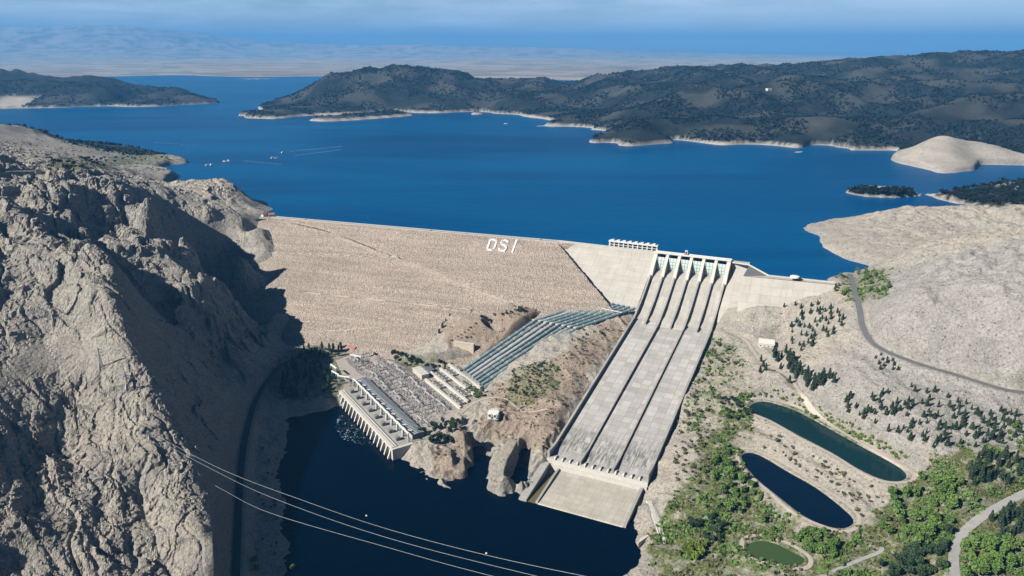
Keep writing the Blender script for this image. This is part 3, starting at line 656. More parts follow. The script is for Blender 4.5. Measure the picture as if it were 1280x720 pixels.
water('reservoir_water', (.0, .052, .165), .30, .12, .2, 2.0, (.0, .098, .255), .02)
water('tail_water', (.0, .0025, .009), .12, .25, .25, 1.0, (.0, .004, .013), .07)
water('upper_pool_water', (.006, .026, .030), .06, .3, .12, .6, (.008, .034, .037), .25)
water('lower_pool_water', (.001, .008, .022), .05, .35, .3, .8, (.002, .011, .028), .2)
water('small_pool_water', (.05, .09, .03), .1, .3, .1, .4, (.07, .10, .035), .3)
concrete('dam_concrete', (.42, .40, .36), (.52, .495, .45), (.30, .27, .23), 16, 14, .5, .25, .05)
concrete('chute_concrete', (.40, .388, .37), (.48, .465, .445), (.26, .25, .235), 12.8, 12, .5, .4, .15)
concrete('bay_concrete', (.40, .38, .345), (.49, .47, .425), (.20, .185, .165), 9, 15, .9, .2, .06)
concrete('stained_wall', (.30, .29, .275), (.44, .425, .40), (.17, .165, .15), 12, 6, .8, .2, .05)
concrete('apron_concrete', (.42, .39, .33), (.50, .475, .42), (.24, .21, .15), 9, 9, .6, .2, .07)
concrete('wall_concrete', (.33, .32, .30), (.43, .415, .39), (.2, .19, .17), 12, 6, .6, .2, .05)
simple('gate_paint', (.42, .52, .50), (.52, .60, .57), .4, .5)
simple('track_shade', (.07, .06, .05), (.16, .135, .115), .5, .95)  # dark tone standing in for the shade beside the dam tracks
simple('asphalt', (.13, .135, .145), (.175, .175, .18), .15, .9)
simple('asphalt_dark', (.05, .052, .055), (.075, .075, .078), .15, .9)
simple('dirt_track', (.40, .355, .29), (.52, .475, .41), .2, .95)
simple('pale_road', (.30, .295, .29), (.38, .37, .355), .2, .9)
simple('white_paint', (.74, .73, .70), (.82, .81, .79), .5, .6)
simple('light_concrete', (.50, .48, .44), (.62, .60, .56), .3, .85)

# ------------------------------------------------------------------ waters
def sheet(name, outline, z, m_):
    mb = MB(); mb.face([(p[0], p[1], z) for p in outline]); o = mb.build(name, M[m_]); tag(o, kind='structure'); return o
res = [(-40000, 2300), (-2600, 2100), (-1500, 1850), (-1000, 1640), (-640, 1560)] + [RF(0, -4, 0)[:2], RF(RL, -4, 0)[:2], SW(0, -60, 0)[:2], SW(0, 66, 0)[:2], SW(12, 99, 0)[:2], SW(64, 136, 0)[:2], SW(58, 225, 0)[:2], (640, 1130), (760, 1190), (1000, 1230), (1500, 1260), (40000, 1500), (40000, 13000), (-40000, 13000)]
sheet('reservoir_water', res, 0, 'reservoir_water')
tail = [YD(-60, -2, 0)[:2], YD(197, 0, 0)[:2], YD(199, 20, 0)[:2], P(600, 545, -160)[:2], P(660, 560, -160)[:2], SW(540, -72, 0)[:2], SW(510, -62, 0)[:2], SW(510, 64, 0)[:2], SW(570, 84, 0)[:2], (170, 640), (330, 300), (300, 200), (-300, 200), (-420, 500), (-440, 900), (-420, 1040)]
sheet('tailrace_water', tail[::-1], -160, 'tail_water')
for k_, mt in (('upper', 'upper_pool_water'), ('lower', 'lower_pool_water'), ('small', 'small_pool_water')):
    poly, z = POOLW[k_]; c = np.mean([q[:2] for q in poly], 0)
    sheet('pond_water', [(c[0] + (q[0] - c[0]) * 1.02 , c[1] + (q[1] - c[1]) * 1.02) for q in poly], z, mt)
# ------------------------------------------------------------------ roads
def ribbon(name, pl, hw, m_, lift=.12, kind='structure', parent=None, zfun=None):
    q = np.array(pl); L = np.r_[0, np.cumsum(np.hypot(*(q[1:, :2] - q[:-1, :2]).T))]; n = max(2, int(L[-1] / 3)); s_ = np.linspace(0, L[-1], n)
    p = np.c_[[np.interp(s_, L, q[:, k]) for k in range(3)]].T; d = np.gradient(p[:, :2], axis=0); d /= np.linalg.norm(d, axis=1)[:, None]; nn = np.c_[-d[:, 1], d[:, 0]]
    cols = []
    for k in (-1, -.33, .33, 1):
        xy = p[:, :2] + nn * hw * k
        z = (zfun(xy[:, 0], xy[:, 1]) if zfun else HZ(xy[:, 0], xy[:, 1])) + lift; cols.append(np.c_[xy, z])
    co = np.stack(cols, 1).reshape(-1, 3); i = np.arange(n * 4).reshape(n, 4)
    fc = np.concatenate([np.stack([i[:-1, k], i[1:, k], i[1:, k + 1], i[:-1, k + 1]], -1).reshape(-1, 4) for k in range(3)])[:, ::-1]
    o = mesh_np(name, co, fc, M[m_], smooth=True)
    if parent: parent_keep(o, parent)
    elif kind: tag(o, kind=kind)
    return o
for k_, m_, nm, lf in (('right', 'asphalt', 'road', .25), ('corner', 'pale_road', 'road', .25), ('leftbank', 'asphalt_dark', 'road', .3), ('track', 'dirt_track', 'dirt_track', .25), ('yardtrack', 'dirt_track', 'dirt_track', .3),
                   ('bendtrack', 'dirt_track', 'dirt_track', .3), ('bankpath', 'light_concrete', 'path', .3), ('crestroad', 'dirt_track', 'dirt_track', .3), ('lowertrack', 'pale_road', 'path', .3)):
    ribbon(nm, ROADS[k_][0], ROADS[k_][1], m_, lf)

# ------------------------------------------------------------------ rockfill dam
def rockfill_mat():
    m_, n, b = mat('rockfill'); g = NG(n); pos = g.pos()
    v = g.vor(pos, .55, out='Color'); vs = g.node('ShaderNodeSeparateColor', {0: v}).outputs[0]
    c = g.mix(vs, c4((.255, .212, .175)), c4((.52, .45, .385)))
    c = g.mix(g.mapr(g.noise(pos, .03, 5, .65), .35, .65), c, g.mix(.5, c, c4((.40, .33, .27))))
    bd = g.mapr(g.noise(g.scale(pos, (.006, .006, .16)), 1, 5, .65), .35, .65, .82, 1.14); c = g.mix(1.0, c, g.node('ShaderNodeCombineColor', {0: bd, 1: bd, 2: bd}).outputs[0], 'MULTIPLY')
    sp_ = g.mapr(g.noise(pos, .5, 4, .7), .3, .7, .7, 1.3); c = g.mix(1.0, c, g.node('ShaderNodeCombineColor', {0: sp_, 1: sp_, 2: sp_}).outputs[0], 'MULTIPLY')
    n.links.new(c, b.inputs['Base Color']); b.inputs['Roughness'].default_value = .95; b.inputs['Specular IOR Level'].default_value = .1
    bn = g.bump(g.vor(pos, .5), .9, 1.8); bn = g.bump(g.noise(pos, .9, 4, .7), .6, 1.0, bn); n.links.new(bn, b.inputs['Normal']); M['rockfill'] = m_
rockfill_mat()
TR = [[face_pt(352, 277), face_pt(420, 294), face_pt(500, 326), face_pt(590, 362), face_pt(640, 381)], [face_pt(330, 317), face_pt(420, 320), face_pt(500, 324)], [face_pt(380, 367), face_pt(470, 376), face_pt(590, 389)], [face_pt(400, 416), face_pt(470, 411), face_pt(555, 403)]]
tg = np.arange(-70, 900, 1.6); dg = np.arange(0, 345, 1.6); Tg, Dg = np.meshgrid(tg, dg)
ex = np.maximum(0, Tg - (RL + .98 * Dg) + 1.5 * gn(Tg / 9, Dg / 9, 9))
Zf = 3 - SL * Dg - ex * 1.7 + .55 * gn(Tg / 3.1, Dg / 3.1, 91) + .5 * gn(Tg / 7, Dg / 7, 92) + .7 * gn(Tg / 30, Dg / 30, 93)
for l in TR:
    dd, _ = line_sd(Tg, Dg, [(p[0], p[1], 0) for p in l])
    sgn = np.interp(Tg, [p[0] for p in l], [p[1] for p in l]); sd_ = np.where(Dg > sgn, dd, -dd)
    Zf += np.where((Tg > l[0][0]) & (Tg < l[-1][0]), 3.6 * np.exp(-((sd_ - 1.5) / 2.4) ** 2) - 2.6 * np.exp(-((sd_ + 3.5) / 2.2) ** 2), 0)
fe = sst(0, 4, Dg); Zf = 3 * (1 - fe) + Zf * fe
xy = X0 + Tg[..., None] * RE + Dg[..., None] * RN
ii = np.arange(Tg.size).reshape(Tg.shape); ff = np.stack([ii[:-1, :-1], ii[1:, :-1], ii[1:, 1:], ii[:-1, 1:]], -1).reshape(-1, 4)
keep = (ex[:-1, :-1].ravel() < 75); ff = ff[keep]
dam = thing('rockfill_dam', 'long tan rockfill dam embankment with white stone letters near its crest', 'dam', RF(RL / 2, 0, -150))
mesh_np('face', np.dstack([xy, Zf]).reshape(-1, 3), ff, M['rockfill'], dam, smooth=False)
def rf_z(x, y):
    r = np.c_[x, y] - X0; t, d = r @ RE, r @ RN; fi = np.clip((t - tg[0]) / 1.6, 0, len(tg) - 2); fj = np.clip(d / 1.6, 0, len(dg) - 2); return Zf[np.round(fj).astype(int), np.round(fi).astype(int)]
mb = MB(); mb.solid([(-12, 3.1), (0, 3.1), (1.5, -4), (-12, -4)], RF and (lambda s, a, z: RF(a, s, z)), -70, RL + 2); crd = mb.build('crest_road', M['pale_road'], dam)
mb = MB(); mb.solid([(-13, 4.0), (-12, 4.0), (-12, -3), (-13, -3)], lambda s, a, z: RF(a, s, z), -70, RL + 2); mb.build('parapet', M['light_concrete'], crd)
mb = MB(); mb.solid([(-.3, 3.9), (.5, 3.9), (.5, 2.0), (-.3, 2.0)], lambda s, a, z: RF(a, s, z), -10, RL + 2); mb.build('kerb_wall', M['light_concrete'], crd)
mb = MB(); mb.solid([(-13, -3), (-90, -42), (-13, -60)], lambda s, a, z: RF(a, s, z), -70, RL + 40); mb.build('upstream_slope', M['rockfill'], dam)
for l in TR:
    pl = smooth_line([RF(p[0], p[1] + 1.0, 0) for p in l]); ribbon('access_track', pl, 1.5, 'dirt_track', .7, None, dam, rf_z)
    pl = smooth_line([RF(p[0], p[1] - 2.6, 0) for p in l]); ribbon('track_shade_strip', pl, 1.3, 'track_shade', 1.3, None, dam, rf_z)  # added dark strip, paints the shade line just upslope of each track
# white letters laid out in stone on the face
def letter(strokes):
    mb = MB()
    for (x0, y0), (x1, y1) in strokes:
        (ta, da), (tb, db) = face_pt(x0, y0), face_pt(x1, y1); L = math.hypot(tb - ta, db - da); ux, uy = (tb - ta) / L, (db - da) / L; h = 1.75
        q = [(ta - ux * h - uy * h, da - uy * h + ux * h), (tb + ux * h - uy * h, db + uy * h + ux * h), (tb + ux * h + uy * h, db + uy * h - ux * h), (ta - ux * h + uy * h, da - uy * h - ux * h)]
        mb.prism([RF(t, d, 0)[:2] for t, d in q], [3 - SL * d - .5 for t, d in q], [3 - SL * d + 1.35 for t, d in q])
    return mb.build('letter', M['white_paint'], dam)
letter([((608.6, 312.4), (613.2, 299.6)), ((613.2, 299.6), (619.5, 300.2)), ((619.5, 300.2), (620.6, 302.2)), ((620.6, 302.2), (617.6, 311.2)), ((617.6, 311.2), (615, 313)), ((615, 313), (608.6, 312.4))])
letter([((634.6, 303.0), (633.4, 301.2)), ((633.4, 301.2), (628.2, 300.8)), ((628.2, 300.8), (626.6, 303.0)), ((626.6, 303.0), (627.2, 305.6)), ((627.2, 305.6), (632.6, 308.2)), ((632.6, 308.2), (632.4, 311.6)), ((632.4, 311.6), (630.4, 314)), ((630.4, 314), (624.6, 313.4)), ((624.6, 313.4), (624.0, 311.4))])
letter([((645.6, 301.2), (640.6, 314.8))])

# ------------------------------------------------------------------ concrete dam
cdm = thing('concrete_dam', 'pale concrete gravity dam joining the rockfill to the right hillside', 'dam', SW(0, -150, -100))
LB = [(-9, 3.2), (0, 3.2), (3, -8), (111, -70), (130, -110), (-9, -110)]
mb = MB(); mb.solid(LB, SW, -258, -67.5); mb.build('left_block', M['dam_concrete'], cdm)
mb = MB(); mb.solid(LB, SW, 67.5, 97); mb.build('pier_block', M['dam_concrete'], cdm)
wing = [(79, 97.5), (66, 232), (54, 232), (61, 136), (9, 97.5)]
mb = MB(); mb.prism([SW(*q, 0)[:2] for q in ((79, 97.5), (66, 236), (54, 236), (60, 136))], -100, 2.6)
# battered downstream face of the wing
mb.solid([(0, 2.6), (28, -52), (28, -100), (-2, -100), (-2, 2.6)], lambda s, a, z: SW(79.3 - (a - 97.5) * 13 / 134.5 + s, a, z), 97.5, 236); mb.build('right_wing', M['dam_concrete'], cdm)
mb = MB(); mb.prism([SW(*q, 0)[:2] for q in ((4, 97.3), (9, 97.5), (60, 136), (78.5, 98))], -100, 1.4); mb.build('plaza', M['asphalt'], cdm)
for pl in ([(4, 67), (8, 97)], [(8, 97), (60.5, 136)], [(60.5, 136), (54, 236)]):
    mb = MB(); p0, p1 = np.array(SW(*pl[0], 0)[:2]), np.array(SW(*pl[1], 0)[:2]); d = (p1 - p0); L = np.linalg.norm(d); d /= L; mb.box(tuple((p0 + p1) / 2) + (0,), (L, 1.0, 2.4), d, 2.0); mb.build('parapet', M['light_concrete'], cdm)
for s_, a0, a1 in ((-8.5, -258, -67), (-.4, -258, -67)):
    mb = MB(); mb.solid([(s_ - .5, 4.3), (s_ + .5, 4.3), (s_ + .5, 3), (s_ - .5, 3)], SW, a0, a1); mb.build('parapet', M['light_concrete'], cdm)

# ------------------------------------------------------------------ spillway
spw = thing('spillway', 'six bay concrete spillway with gates, steep bays and three lane chute', 'spillway', SW(250, 0, -110))
BAY = 128 / 6; PA = [-64 + BAY * i for i in range(7)]
top = CH; ogee = top + [(130, -120), (8, -120)]
for i in range(6):
    e = 12 if i in (2, 3) else 0
    pr_ = CH + ([(142, -83.6)] if e else []) + [(130 + e, -120), (8, -120)]
    mb = MB(); mb.solid(pr_, SW, PA[i] + 1.4, PA[i + 1] - 1.4); mb.build('steep_bay', M['bay_concrete'], spw)
for i in range(7):
    th = 2.6 if i not in (0, 6) else 3.2
    mb = MB(); mb.solid([(-10, 4.6), (12, 4.6), (14, 1), (26, -9), (36, -20), (44, -30), (44, -60), (-10, -60)], SW, PA[i] - th, PA[i] + th); mb.build('pier', M['light_concrete'], spw)
    hgt = 6.0 if i not in (0, 6) else 7.0
    pf = [(s, chz(s) + hgt) for s in (43, 60, 75, 95, 115, 131)] + [(143, -77 - 2)] + [(143, -120), (43, -60)]
    mb = MB(); mb.solid(pf, SW, PA[i] - 1.4, PA[i] + 1.4); mb.build('dividing_wall', M['stained_wall'], spw)
for i in range(6):
    mb = MB()
    arc = [(13.2 + 5.2 * math.sin(k / 8 * math.pi * .55), .2 - k * 2.7) for k in range(9)]
    mb.solid(arc + [(q[0] - .8, q[1]) for q in arc[::-1]], SW, PA[i] + 2.7, PA[i + 1] - 2.7)
    for k in (2, 4, 6): mb.solid([(arc[k][0], arc[k][1] + .35), (arc[k][0] + 1.1, arc[k][1] + .35), (arc[k][0] + 1.1, arc[k][1] - .35), (arc[k][0], arc[k][1] - .35)], SW, PA[i] + 2.8, PA[i + 1] - 2.8)
    for k in (1, 2, 3):
        aa = PA[i] + BAY * k / 4; mb.solid([(arc[q][0] + .9, arc[q][1]) for q in range(9)] + [(arc[q][0], arc[q][1]) for q in range(8, -1, -1)], SW, aa - .3, aa + .3)
    mb.build('gate', M['gate_paint'], spw)
mb = MB(); mb.solid([(-2, 6.4), (7.5, 6.4), (7.5, 4.7), (-2, 4.7)], SW, -68, 67); deck = mb.build('bridge_deck', M['light_concrete'], spw)
for s_ in (-1.7, 7.2):
    mb = MB(); mb.solid([(s_ - .3, 7.6), (s_ + .3, 7.6), (s_ + .3, 6.42), (s_ - .3, 6.42)], SW, -68, 67); mb.build('bridge_rail', M['white_paint'], deck)
# chute lanes
def lane_prof(s0): return [(s0, chz(s0 + 1) - (0 if s0 < 135 else 1.5)), (490, -141.5), (499, -142.6), (506, -142.2)] + [(506, -175), (s0, -135)]
L2 = BAY * 2
for i, (a0, a1, s0) in enumerate(((-63, -21.3 - 1.3, 131), (-21.3 + 1.3, 21.3 - 1.3, 143), (21.3 + 1.3, 63, 131))):
    mb = MB(); mb.solid(lane_prof(s0), SW, a0, a1); mb.build('chute_lane', M['chute_concrete'], spw)
def cwall(a, th, h, s0=131, flare=0):
    pf = [(s0, chz(s0 + 1) + h), (478, chz(478) + h), (492, chz(492) + h + 1.5), (506, -142 + h + (3 if flare else 1))] + [(506, -170), (s0, -120)]
    mb = MB(); mb.solid(pf, SW, a - th, a + th); return mb.build('chute_wall', M['stained_wall'], spw)
cwall(-64.5, 1.5, 5.5, 131, 1); cwall(64.5, 1.5, 5.5, 131, 1); cwall(-21.3, 1.0, 3.0); cwall(21.3, 1.0, 3.0)
# stepped end sill with blocks
mb = MB(); mb.solid([(506.2, -143.5), (509, -143.5), (509, -148.5), (512.5, -148.5), (512.5, -172), (506.2, -172)], SW, -66, 66); sill = mb.build('end_sill', M['light_concrete'], spw)
for k in range(12):
    aa = -60 + 120 * (k + .5) / 12
    mb = MB(); mb.solid([(500, -141), (506, -139.8), (508.6, -141.5), (508.6, -143.4), (500, -142.8)], SW, aa - 1.1, aa + 1.1); mb.build('sill_block', M['light_concrete'], sill)
mb = MB(); mb.solid([(512.7, -153.6), (530, -154.8), (575, -158.6), (582, -158.8), (584, -161), (584, -172), (512.7, -172)], SW, -46, 58); mb.build('apron', M['apron_concrete'], spw)
mb = MB(); mb.solid([(512.7, -151), (530, -152), (582, -157.5), (584, -172), (512.7, -172)], SW, -49, -46.2); mb.build('apron_wall', M['wall_concrete'], spw)
mb = MB(); mb.solid([(512.7, -149), (535, -151), (582, -157), (584, -172), (512.7, -172)], SW, 58.2, 62); mb.build('apron_wall', M['wall_concrete'], spw)
mb = MB(); mb.solid([(512.7, -146), (535, -150), (584, -157.3), (586, -172), (512.7, -172)], SW, -70, -60); mb.build('apron_wall', M['wall_concrete'], spw)
simple('algae', (.10, .085, .03), (.15, .13, .05), .3, .7)
mb = MB(); mb.solid([(512.7, -157), (583, -159.4), (583, -172), (512.7, -172)], SW, -60, -49.2); mb.build('side_channel', M['algae'], spw)
# ------------------------------------------------------------------ air
hm = bpy.data.materials.new('haze'); hm.use_nodes = True; hn = hm.node_tree; hn.nodes.clear()
ho = hn.nodes.new('ShaderNodeOutputMaterial'); hv = hn.nodes.new('ShaderNodeVolumePrincipled'); hn.links.new(hv.outputs[0], ho.inputs['Volume'])
hv.inputs['Color'].default_value = (.09, .38, .86, 1); hv.inputs['Density'].default_value = 4.2e-5; hv.inputs['Anisotropy'].default_value = .0
mb = MB(); zt = float(Z.max()) + 60; mb.prism([(-62000, -3000), (62000, -3000), (62000, 62000), (-62000, 62000)], -190, max(zt, 420)); hz = mb.build('haze', hm); tag(hz, kind='stuff')
#NEXT
# ------------------------------------------------------------------ penstocks
simple('pipe_paint', (.13, .21, .24), (.22, .31, .33), .12, .38, spec=.5)
simple('pipe_old', (.30, .36, .38), (.42, .47, .48), .12, .45, spec=.5)
ORD = ['outermost penstock pipe on the rockfill side of the bundle', 'second penstock pipe in from the rockfill side', 'third penstock pipe in from the rockfill side', 'fourth penstock pipe in from the rockfill side',
       'fourth penstock pipe in from the spillway side', 'third penstock pipe in from the spillway side', 'second penstock pipe in from the spillway side', 'outermost penstock pipe on the spillway side of the bundle']
A0, A1, B0, B1, C0, C1 = (np.array(P(*q)) for q in ((583, 457, -138), (615, 481, -138), (665, 400, -85), (724, 411, -85), (745, 375, -66), (797, 386, -66)))
for i in range(8):
    f = (i + .5) / 8; a_, b_, c_ = A0 + (A1 - A0) * f, B0 + (B1 - B0) * f, C0 + (C1 - C0) * f
    th = thing('penstock', 'blue grey steel pipe, ' + ORD[i], 'penstock', tuple(a_ - np.array([0, 0, 6])), group='penstocks running down to the powerhouse')
    d = (b_ - a_); 
    mb = MB(); mb.tube([a_ - d * .06, a_, b_], 2.75, 14); mb.build('lower_pipe', M['pipe_old' if i in (2, 3) else 'pipe_paint'], th, smooth=True)
    mb = MB(); mb.tube([b_, c_], 2.6, 14); mb.build('upper_pipe', M['pipe_old' if i in (1, ) else 'pipe_paint'], th, smooth=True)
    e = d / np.linalg.norm(d); e2 = (c_ - b_) / np.linalg.norm(c_ - b_)
    for k in range(14):
        q, ee, r_ = (a_ + d * (k + .5) / 9, e, 3.1) if k < 9 else (b_ + (c_ - b_) * (k - 9 + .6) / 5.2, e2, 2.95)
        mb = MB(); mb.tube([q - ee * .35, q + ee * .35], r_, 12); mb.box((q[0], q[1], q[2] - 3.2), (1.6, 4.6, 4.4), tuple(ee[:2] / np.linalg.norm(ee[:2]))); mb.build('support_ring', M['light_concrete'], th)
    mb = MB(); mb.box((b_[0], b_[1], b_[2] - 1.6), (8.0, 5.6, 7.6), tuple((d / np.linalg.norm(d[:2]))[:2])); mb.build('anchor_block', M['light_concrete'], th)
wk = [tuple(C0 * .72 + B0 * .28 + np.array([0, 0, 3.2])), tuple(C1 * .72 + B1 * .28 + np.array([0, 0, 3.2]))]
mb = MB(); mb.tube(wk, .55, 6); tag(mb.build('pipe_walkway', M['white_paint']), 'white walkway crossing over the upper penstock pipes', 'walkway')

# ------------------------------------------------------------------ powerhouse and its yard
simple('roof_blue', (.10, .125, .16), (.15, .175, .21), .3, .6)
simple('bus_grey', (.42, .44, .47), (.55, .57, .59), .5, .5)
simple('yard_gravel', (.36, .315, .29), (.45, .40, .37), .25, .95, .4, 2.0)
simple('steel_white', (.62, .64, .64), (.72, .73, .73), .5, .5)
simple('steel_grey', (.40, .42, .43), (.50, .52, .53), .5, .5)
simple('dark_metal', (.06, .07, .075), (.11, .12, .125), .5, .5)
simple('green_grey', (.17, .20, .18), (.25, .28, .25), .5, .6)
simple('porcelain', (.20, .17, .15), (.30, .27, .25), .5, .4)
simple('tile_red', (.34, .12, .085), (.46, .18, .13), .6, .8)
simple('plaster', (.58, .54, .47), (.70, .66, .60), .4, .85)
simple('glass_dark', (.02, .03, .04), (.04, .05, .06), .5, .15, spec=.6)
ph = thing('powerhouse', 'long concrete powerhouse standing in the tailrace with draft tube piers', 'powerhouse', YD(98, 12, -172))
yd = lambda s, a, z: YD(a, s, z)
mb = MB(); mb.solid([(0, -144.6), (0, -172), (14, -172), (30, -150), (30, -144.6)], yd, 0, 197.5); mb.build('deck', M['wall_concrete'], ph)
mb = MB(); mb.solid([(-1.2, -143.3), (-1.2, -147), (.0, -147), (3.4, -144.4), (3.4, -143.3)], yd, -2, 198.5); mb.build('crane_beam', M['light_concrete'], ph)
mb = MB(); mb.solid([(5.2, -142.9), (5.2, -144.4), (6.4, -144.4), (6.4, -142.9)], yd, -2, 198); mb.build('parapet', M['light_concrete'], ph)
mb = MB(); mb.solid([(-2, -144.2), (-2, -172), (28, -172), (28, -144.2)], yd, 198.4, 203); mb.build('end_wall', M['light_concrete'], ph)
for k in range(17):
    mb = MB(); aa = 2 + k * 12.1; mb.solid([(-.1, -147), (-2.2, -148), (-6.5, -158.5), (-6.5, -172), (-.1, -172)], yd, aa - 1.3, aa + 1.3); mb.build('draft_tube_pier', M['light_concrete'], ph)
for k in range(16):
    mb = MB(); aa = 2 + k * 12.1 + 6; mb.solid([(-.06, -154.5), (-.06, -161.5), (.2, -161.5), (.2, -154.5)], yd, aa - 3, aa + 3); mb.build('draft_tube_gate', M['dark_metal'], ph)
mb = MB(); mb.solid([(33, -138.4), (33, -145), (49, -145), (49, -138.4), (41, -137.2)], yd, -16, 192); rf_ = mb.build('roof', M['roof_blue'], ph)
for k in range(52):
    aa = -14.5 + k * 4.02; mb = MB(); mb.solid([(32.4, -137.7), (32.4, -139.2), (49.6, -139.2), (49.6, -137.7), (41, -136.5)], yd, aa, aa + 1.3); mb.build('roof_rib', M['bus_grey'], rf_)
mb = MB(); mb.solid([(31.6, -137.6), (31.6, -144.5), (32.3, -144.5), (32.3, -137.6)], yd, -16, 192); mb.build('front_wall', M['steel_grey'], ph)
# gravel yard
mb = MB(); mb.prism([YD(a, b, 0)[:2] for a, b in ((-18, 50), (196, 50), (199, 80), (156, 122), (-48, 122), (-101, 100), (-134, 78), (-120, 36), (-30, 20), (-18, 30))], -147, -144.95)
tag(mb.build('yard_gravel', M['yard_gravel']), kind='structure')
def lattice(mb, p0, p1, w0, w1, r=.12, n=6):
    """square lattice column or boom from p0 to p1"""
    p0, p1 = Vector(p0), Vector(p1); d = (p1 - p0).normalized(); up = Vector((0, 0, 1)) if abs(d.z) < .9 else Vector((YW[0], YW[1], 0)); a = d.cross(up).normalized(); b = a.cross(d)
    cs = ((-1, -1), (1, -1), (1, 1), (-1, 1))
    P_ = lambda f, c: p0 + (p1 - p0) * f + (a * c[0] + b * c[1]) * (w0 + (w1 - w0) * f) / 2
    for c in cs: mb.tube([P_(0, c), P_(1, c)], r, 4, False)
    for k in range(n):
        for q in range(4):
            c, e = cs[q], cs[(q + 1) % 4]
            mb.tube([P_(k / n, c), P_((k + 1) / n, e)], r * .7, 3, False)
            if k: mb.tube([P_(k / n, c), P_(k / n, e)], r * .7, 3, False)
def gantry_proto(span, h, r, m_):
    o = thing('gantry', '', 'gantry'); 
    for s_ in (-1, 1):
        mb = MB()
        for q in (-1, 1): mb.tube([(s_ * span / 2, q * 1.6, 0), (s_ * span / 2, q * .35, h)], r, 4, False)
        for k in range(5):
            f0, f1 = k / 5, (k + 1) / 5; g0, g1 = 1.6 - 1.25 * f0, 1.6 - 1.25 * f1
            mb.tube([(s_ * span / 2, -g0, h * f0), (s_ * span / 2, g1, h * f1)], r * .6, 3, False); mb.tube([(s_ * span / 2, g0, h * f0), (s_ * span / 2, -g1, h * f1)], r * .6, 3, False)
        mb.build('leg', m_, o, local=True)
    mb = MB(); lattice(mb, (-span / 2 - .8, 0, h - .4), (span / 2 + .8, 0, h - .4), 1.1, 1.1, r * .8, 8); mb.build('beam', m_, o, local=True)
    for k in (-.3, 0, .3):
        mb = MB(); mb.tube([(span * k, 0, h - .9), (span * k, 0, h - 3.2)], .3, 6); mb.build('insulator', M['porcelain'], o, local=True)
    return o
def copy_tree(o, loc, rz, label, group=None, sc_=1.0, cat=None):
    c = o.copy(); col.objects.link(c); c.location = loc; c.rotation_euler = (0, 0, rz); c.scale = (sc_,) * 3 if not hasattr(sc_, '__len__') else sc_
    c['label'] = label
    if group: c['group'] = group
    for ch in o.children:
        d = ch.copy(); col.objects.link(d); d.parent = c
    return c
def retire(o):
    for ch in list(o.children): bpy.data.objects.remove(ch)
    bpy.data.objects.remove(o)
RW = math.atan2(YW[1], YW[0])
gp = gantry_proto(17, 13, .42, M['steel_white'])
for k in range(11):
    copy_tree(gp, YD(2 + k * 18.4, 25, -144.6), RW, 'white lattice line gantry in the row along the powerhouse deck', 'line gantries along the powerhouse deck')
for k in range(11):
    copy_tree(gp, YD(-4 + k * 18.4, 29.5, -144.6), RW + .9, 'white lattice gantry set askew behind the deck row', 'askew gantries behind the deck row', .75)
for a_, b_, r_, lb in ((-40, 8, .2, 'pale lattice gantry at the edge of the conifer grove by the yard'), (-66, 14, .1, 'tall lattice gantry among the conifers west of the yard'), (-88, 60, .6, 'lattice gantry standing near the red roofed houses'), (-20, 14, .7, 'lattice gantry above the upstream corner of the powerhouse wall')):
    copy_tree(gp, YD(a_, b_, -145), RW + r_, lb, None, 1.15)
retire(gp)
gq = gantry_proto(13, 7, .3, M['steel_grey'])
for r_, (q_, w0, w1) in enumerate(((62, -112, 186), (84, -112, 176), (106, -84, 160))):
    for k in range(int((w1 - w0) / 15)):
        if random.random() < .25: continue
        copy_tree(gq, YD(w0 + 7 + k * 15 + random.uniform(-2, 2), q_ + random.uniform(-3.5, 3.5), -144.95), RW + random.choice((0, 0, .0, 1.57)), 'low grey busbar gantry in the ' + ('row nearest the powerhouse roof', 'middle row of the gravel switchyard', 'row farthest from the powerhouse')[r_], ('busbar gantries nearest the powerhouse', 'busbar gantries in the middle row', 'busbar gantries in the far row')[r_])
retire(gq)
# disconnector posts in rows
def post_mesh():
    mb = MB(); mb.box((0, 0, 0), (1.6, 1.6, .5), z0=0); mb.cur = 1; mb.tube([(-1.9, 0, 2.2), (-1.9, 0, 4.6)], .42, 6); mb.tube([(1.9, 0, 2.2), (1.9, 0, 4.6)], .42, 6); mb.cur = 0
    mb.box((0, 0, 0), (.5, .5, 2.0), z0=.3); mb.box((0, 0, 2.1), (5.4, .6, .4)); mb.box((0, 0, 4.75), (4.6, .4, .4)); return mb
pm = post_mesh(); first = pm.build('disconnector', [M['steel_grey'], M['porcelain']]); cnt = 0
for q_, w0, w1 in ((50.5, -108, -24), (55, -110, 190), (68, -112, 186), (74, -116, 182), (79, -108, 178), (91, -86, 170), (97, -90, 164), (102, -90, 160), (113, -60, 156), (118, -50, 150)):
    for k in range(int((w1 - w0) / 8.8)):
        o = first if cnt == 0 else first.copy(); cnt += 1
        if o is not first: col.objects.link(o)
        o.location = YD(w0 + k * 8.8 + random.uniform(-1.5, 1.5), q_ + random.uniform(-1.3, 1.3), -144.95); o.rotation_euler = (0, 0, RW + (0 if int(q_) % 2 else math.pi / 2))
        tag(o, 'small grey disconnector on posts in the rows of the gravel switchyard', 'disconnector', 'disconnectors in rows on the gravel yard')
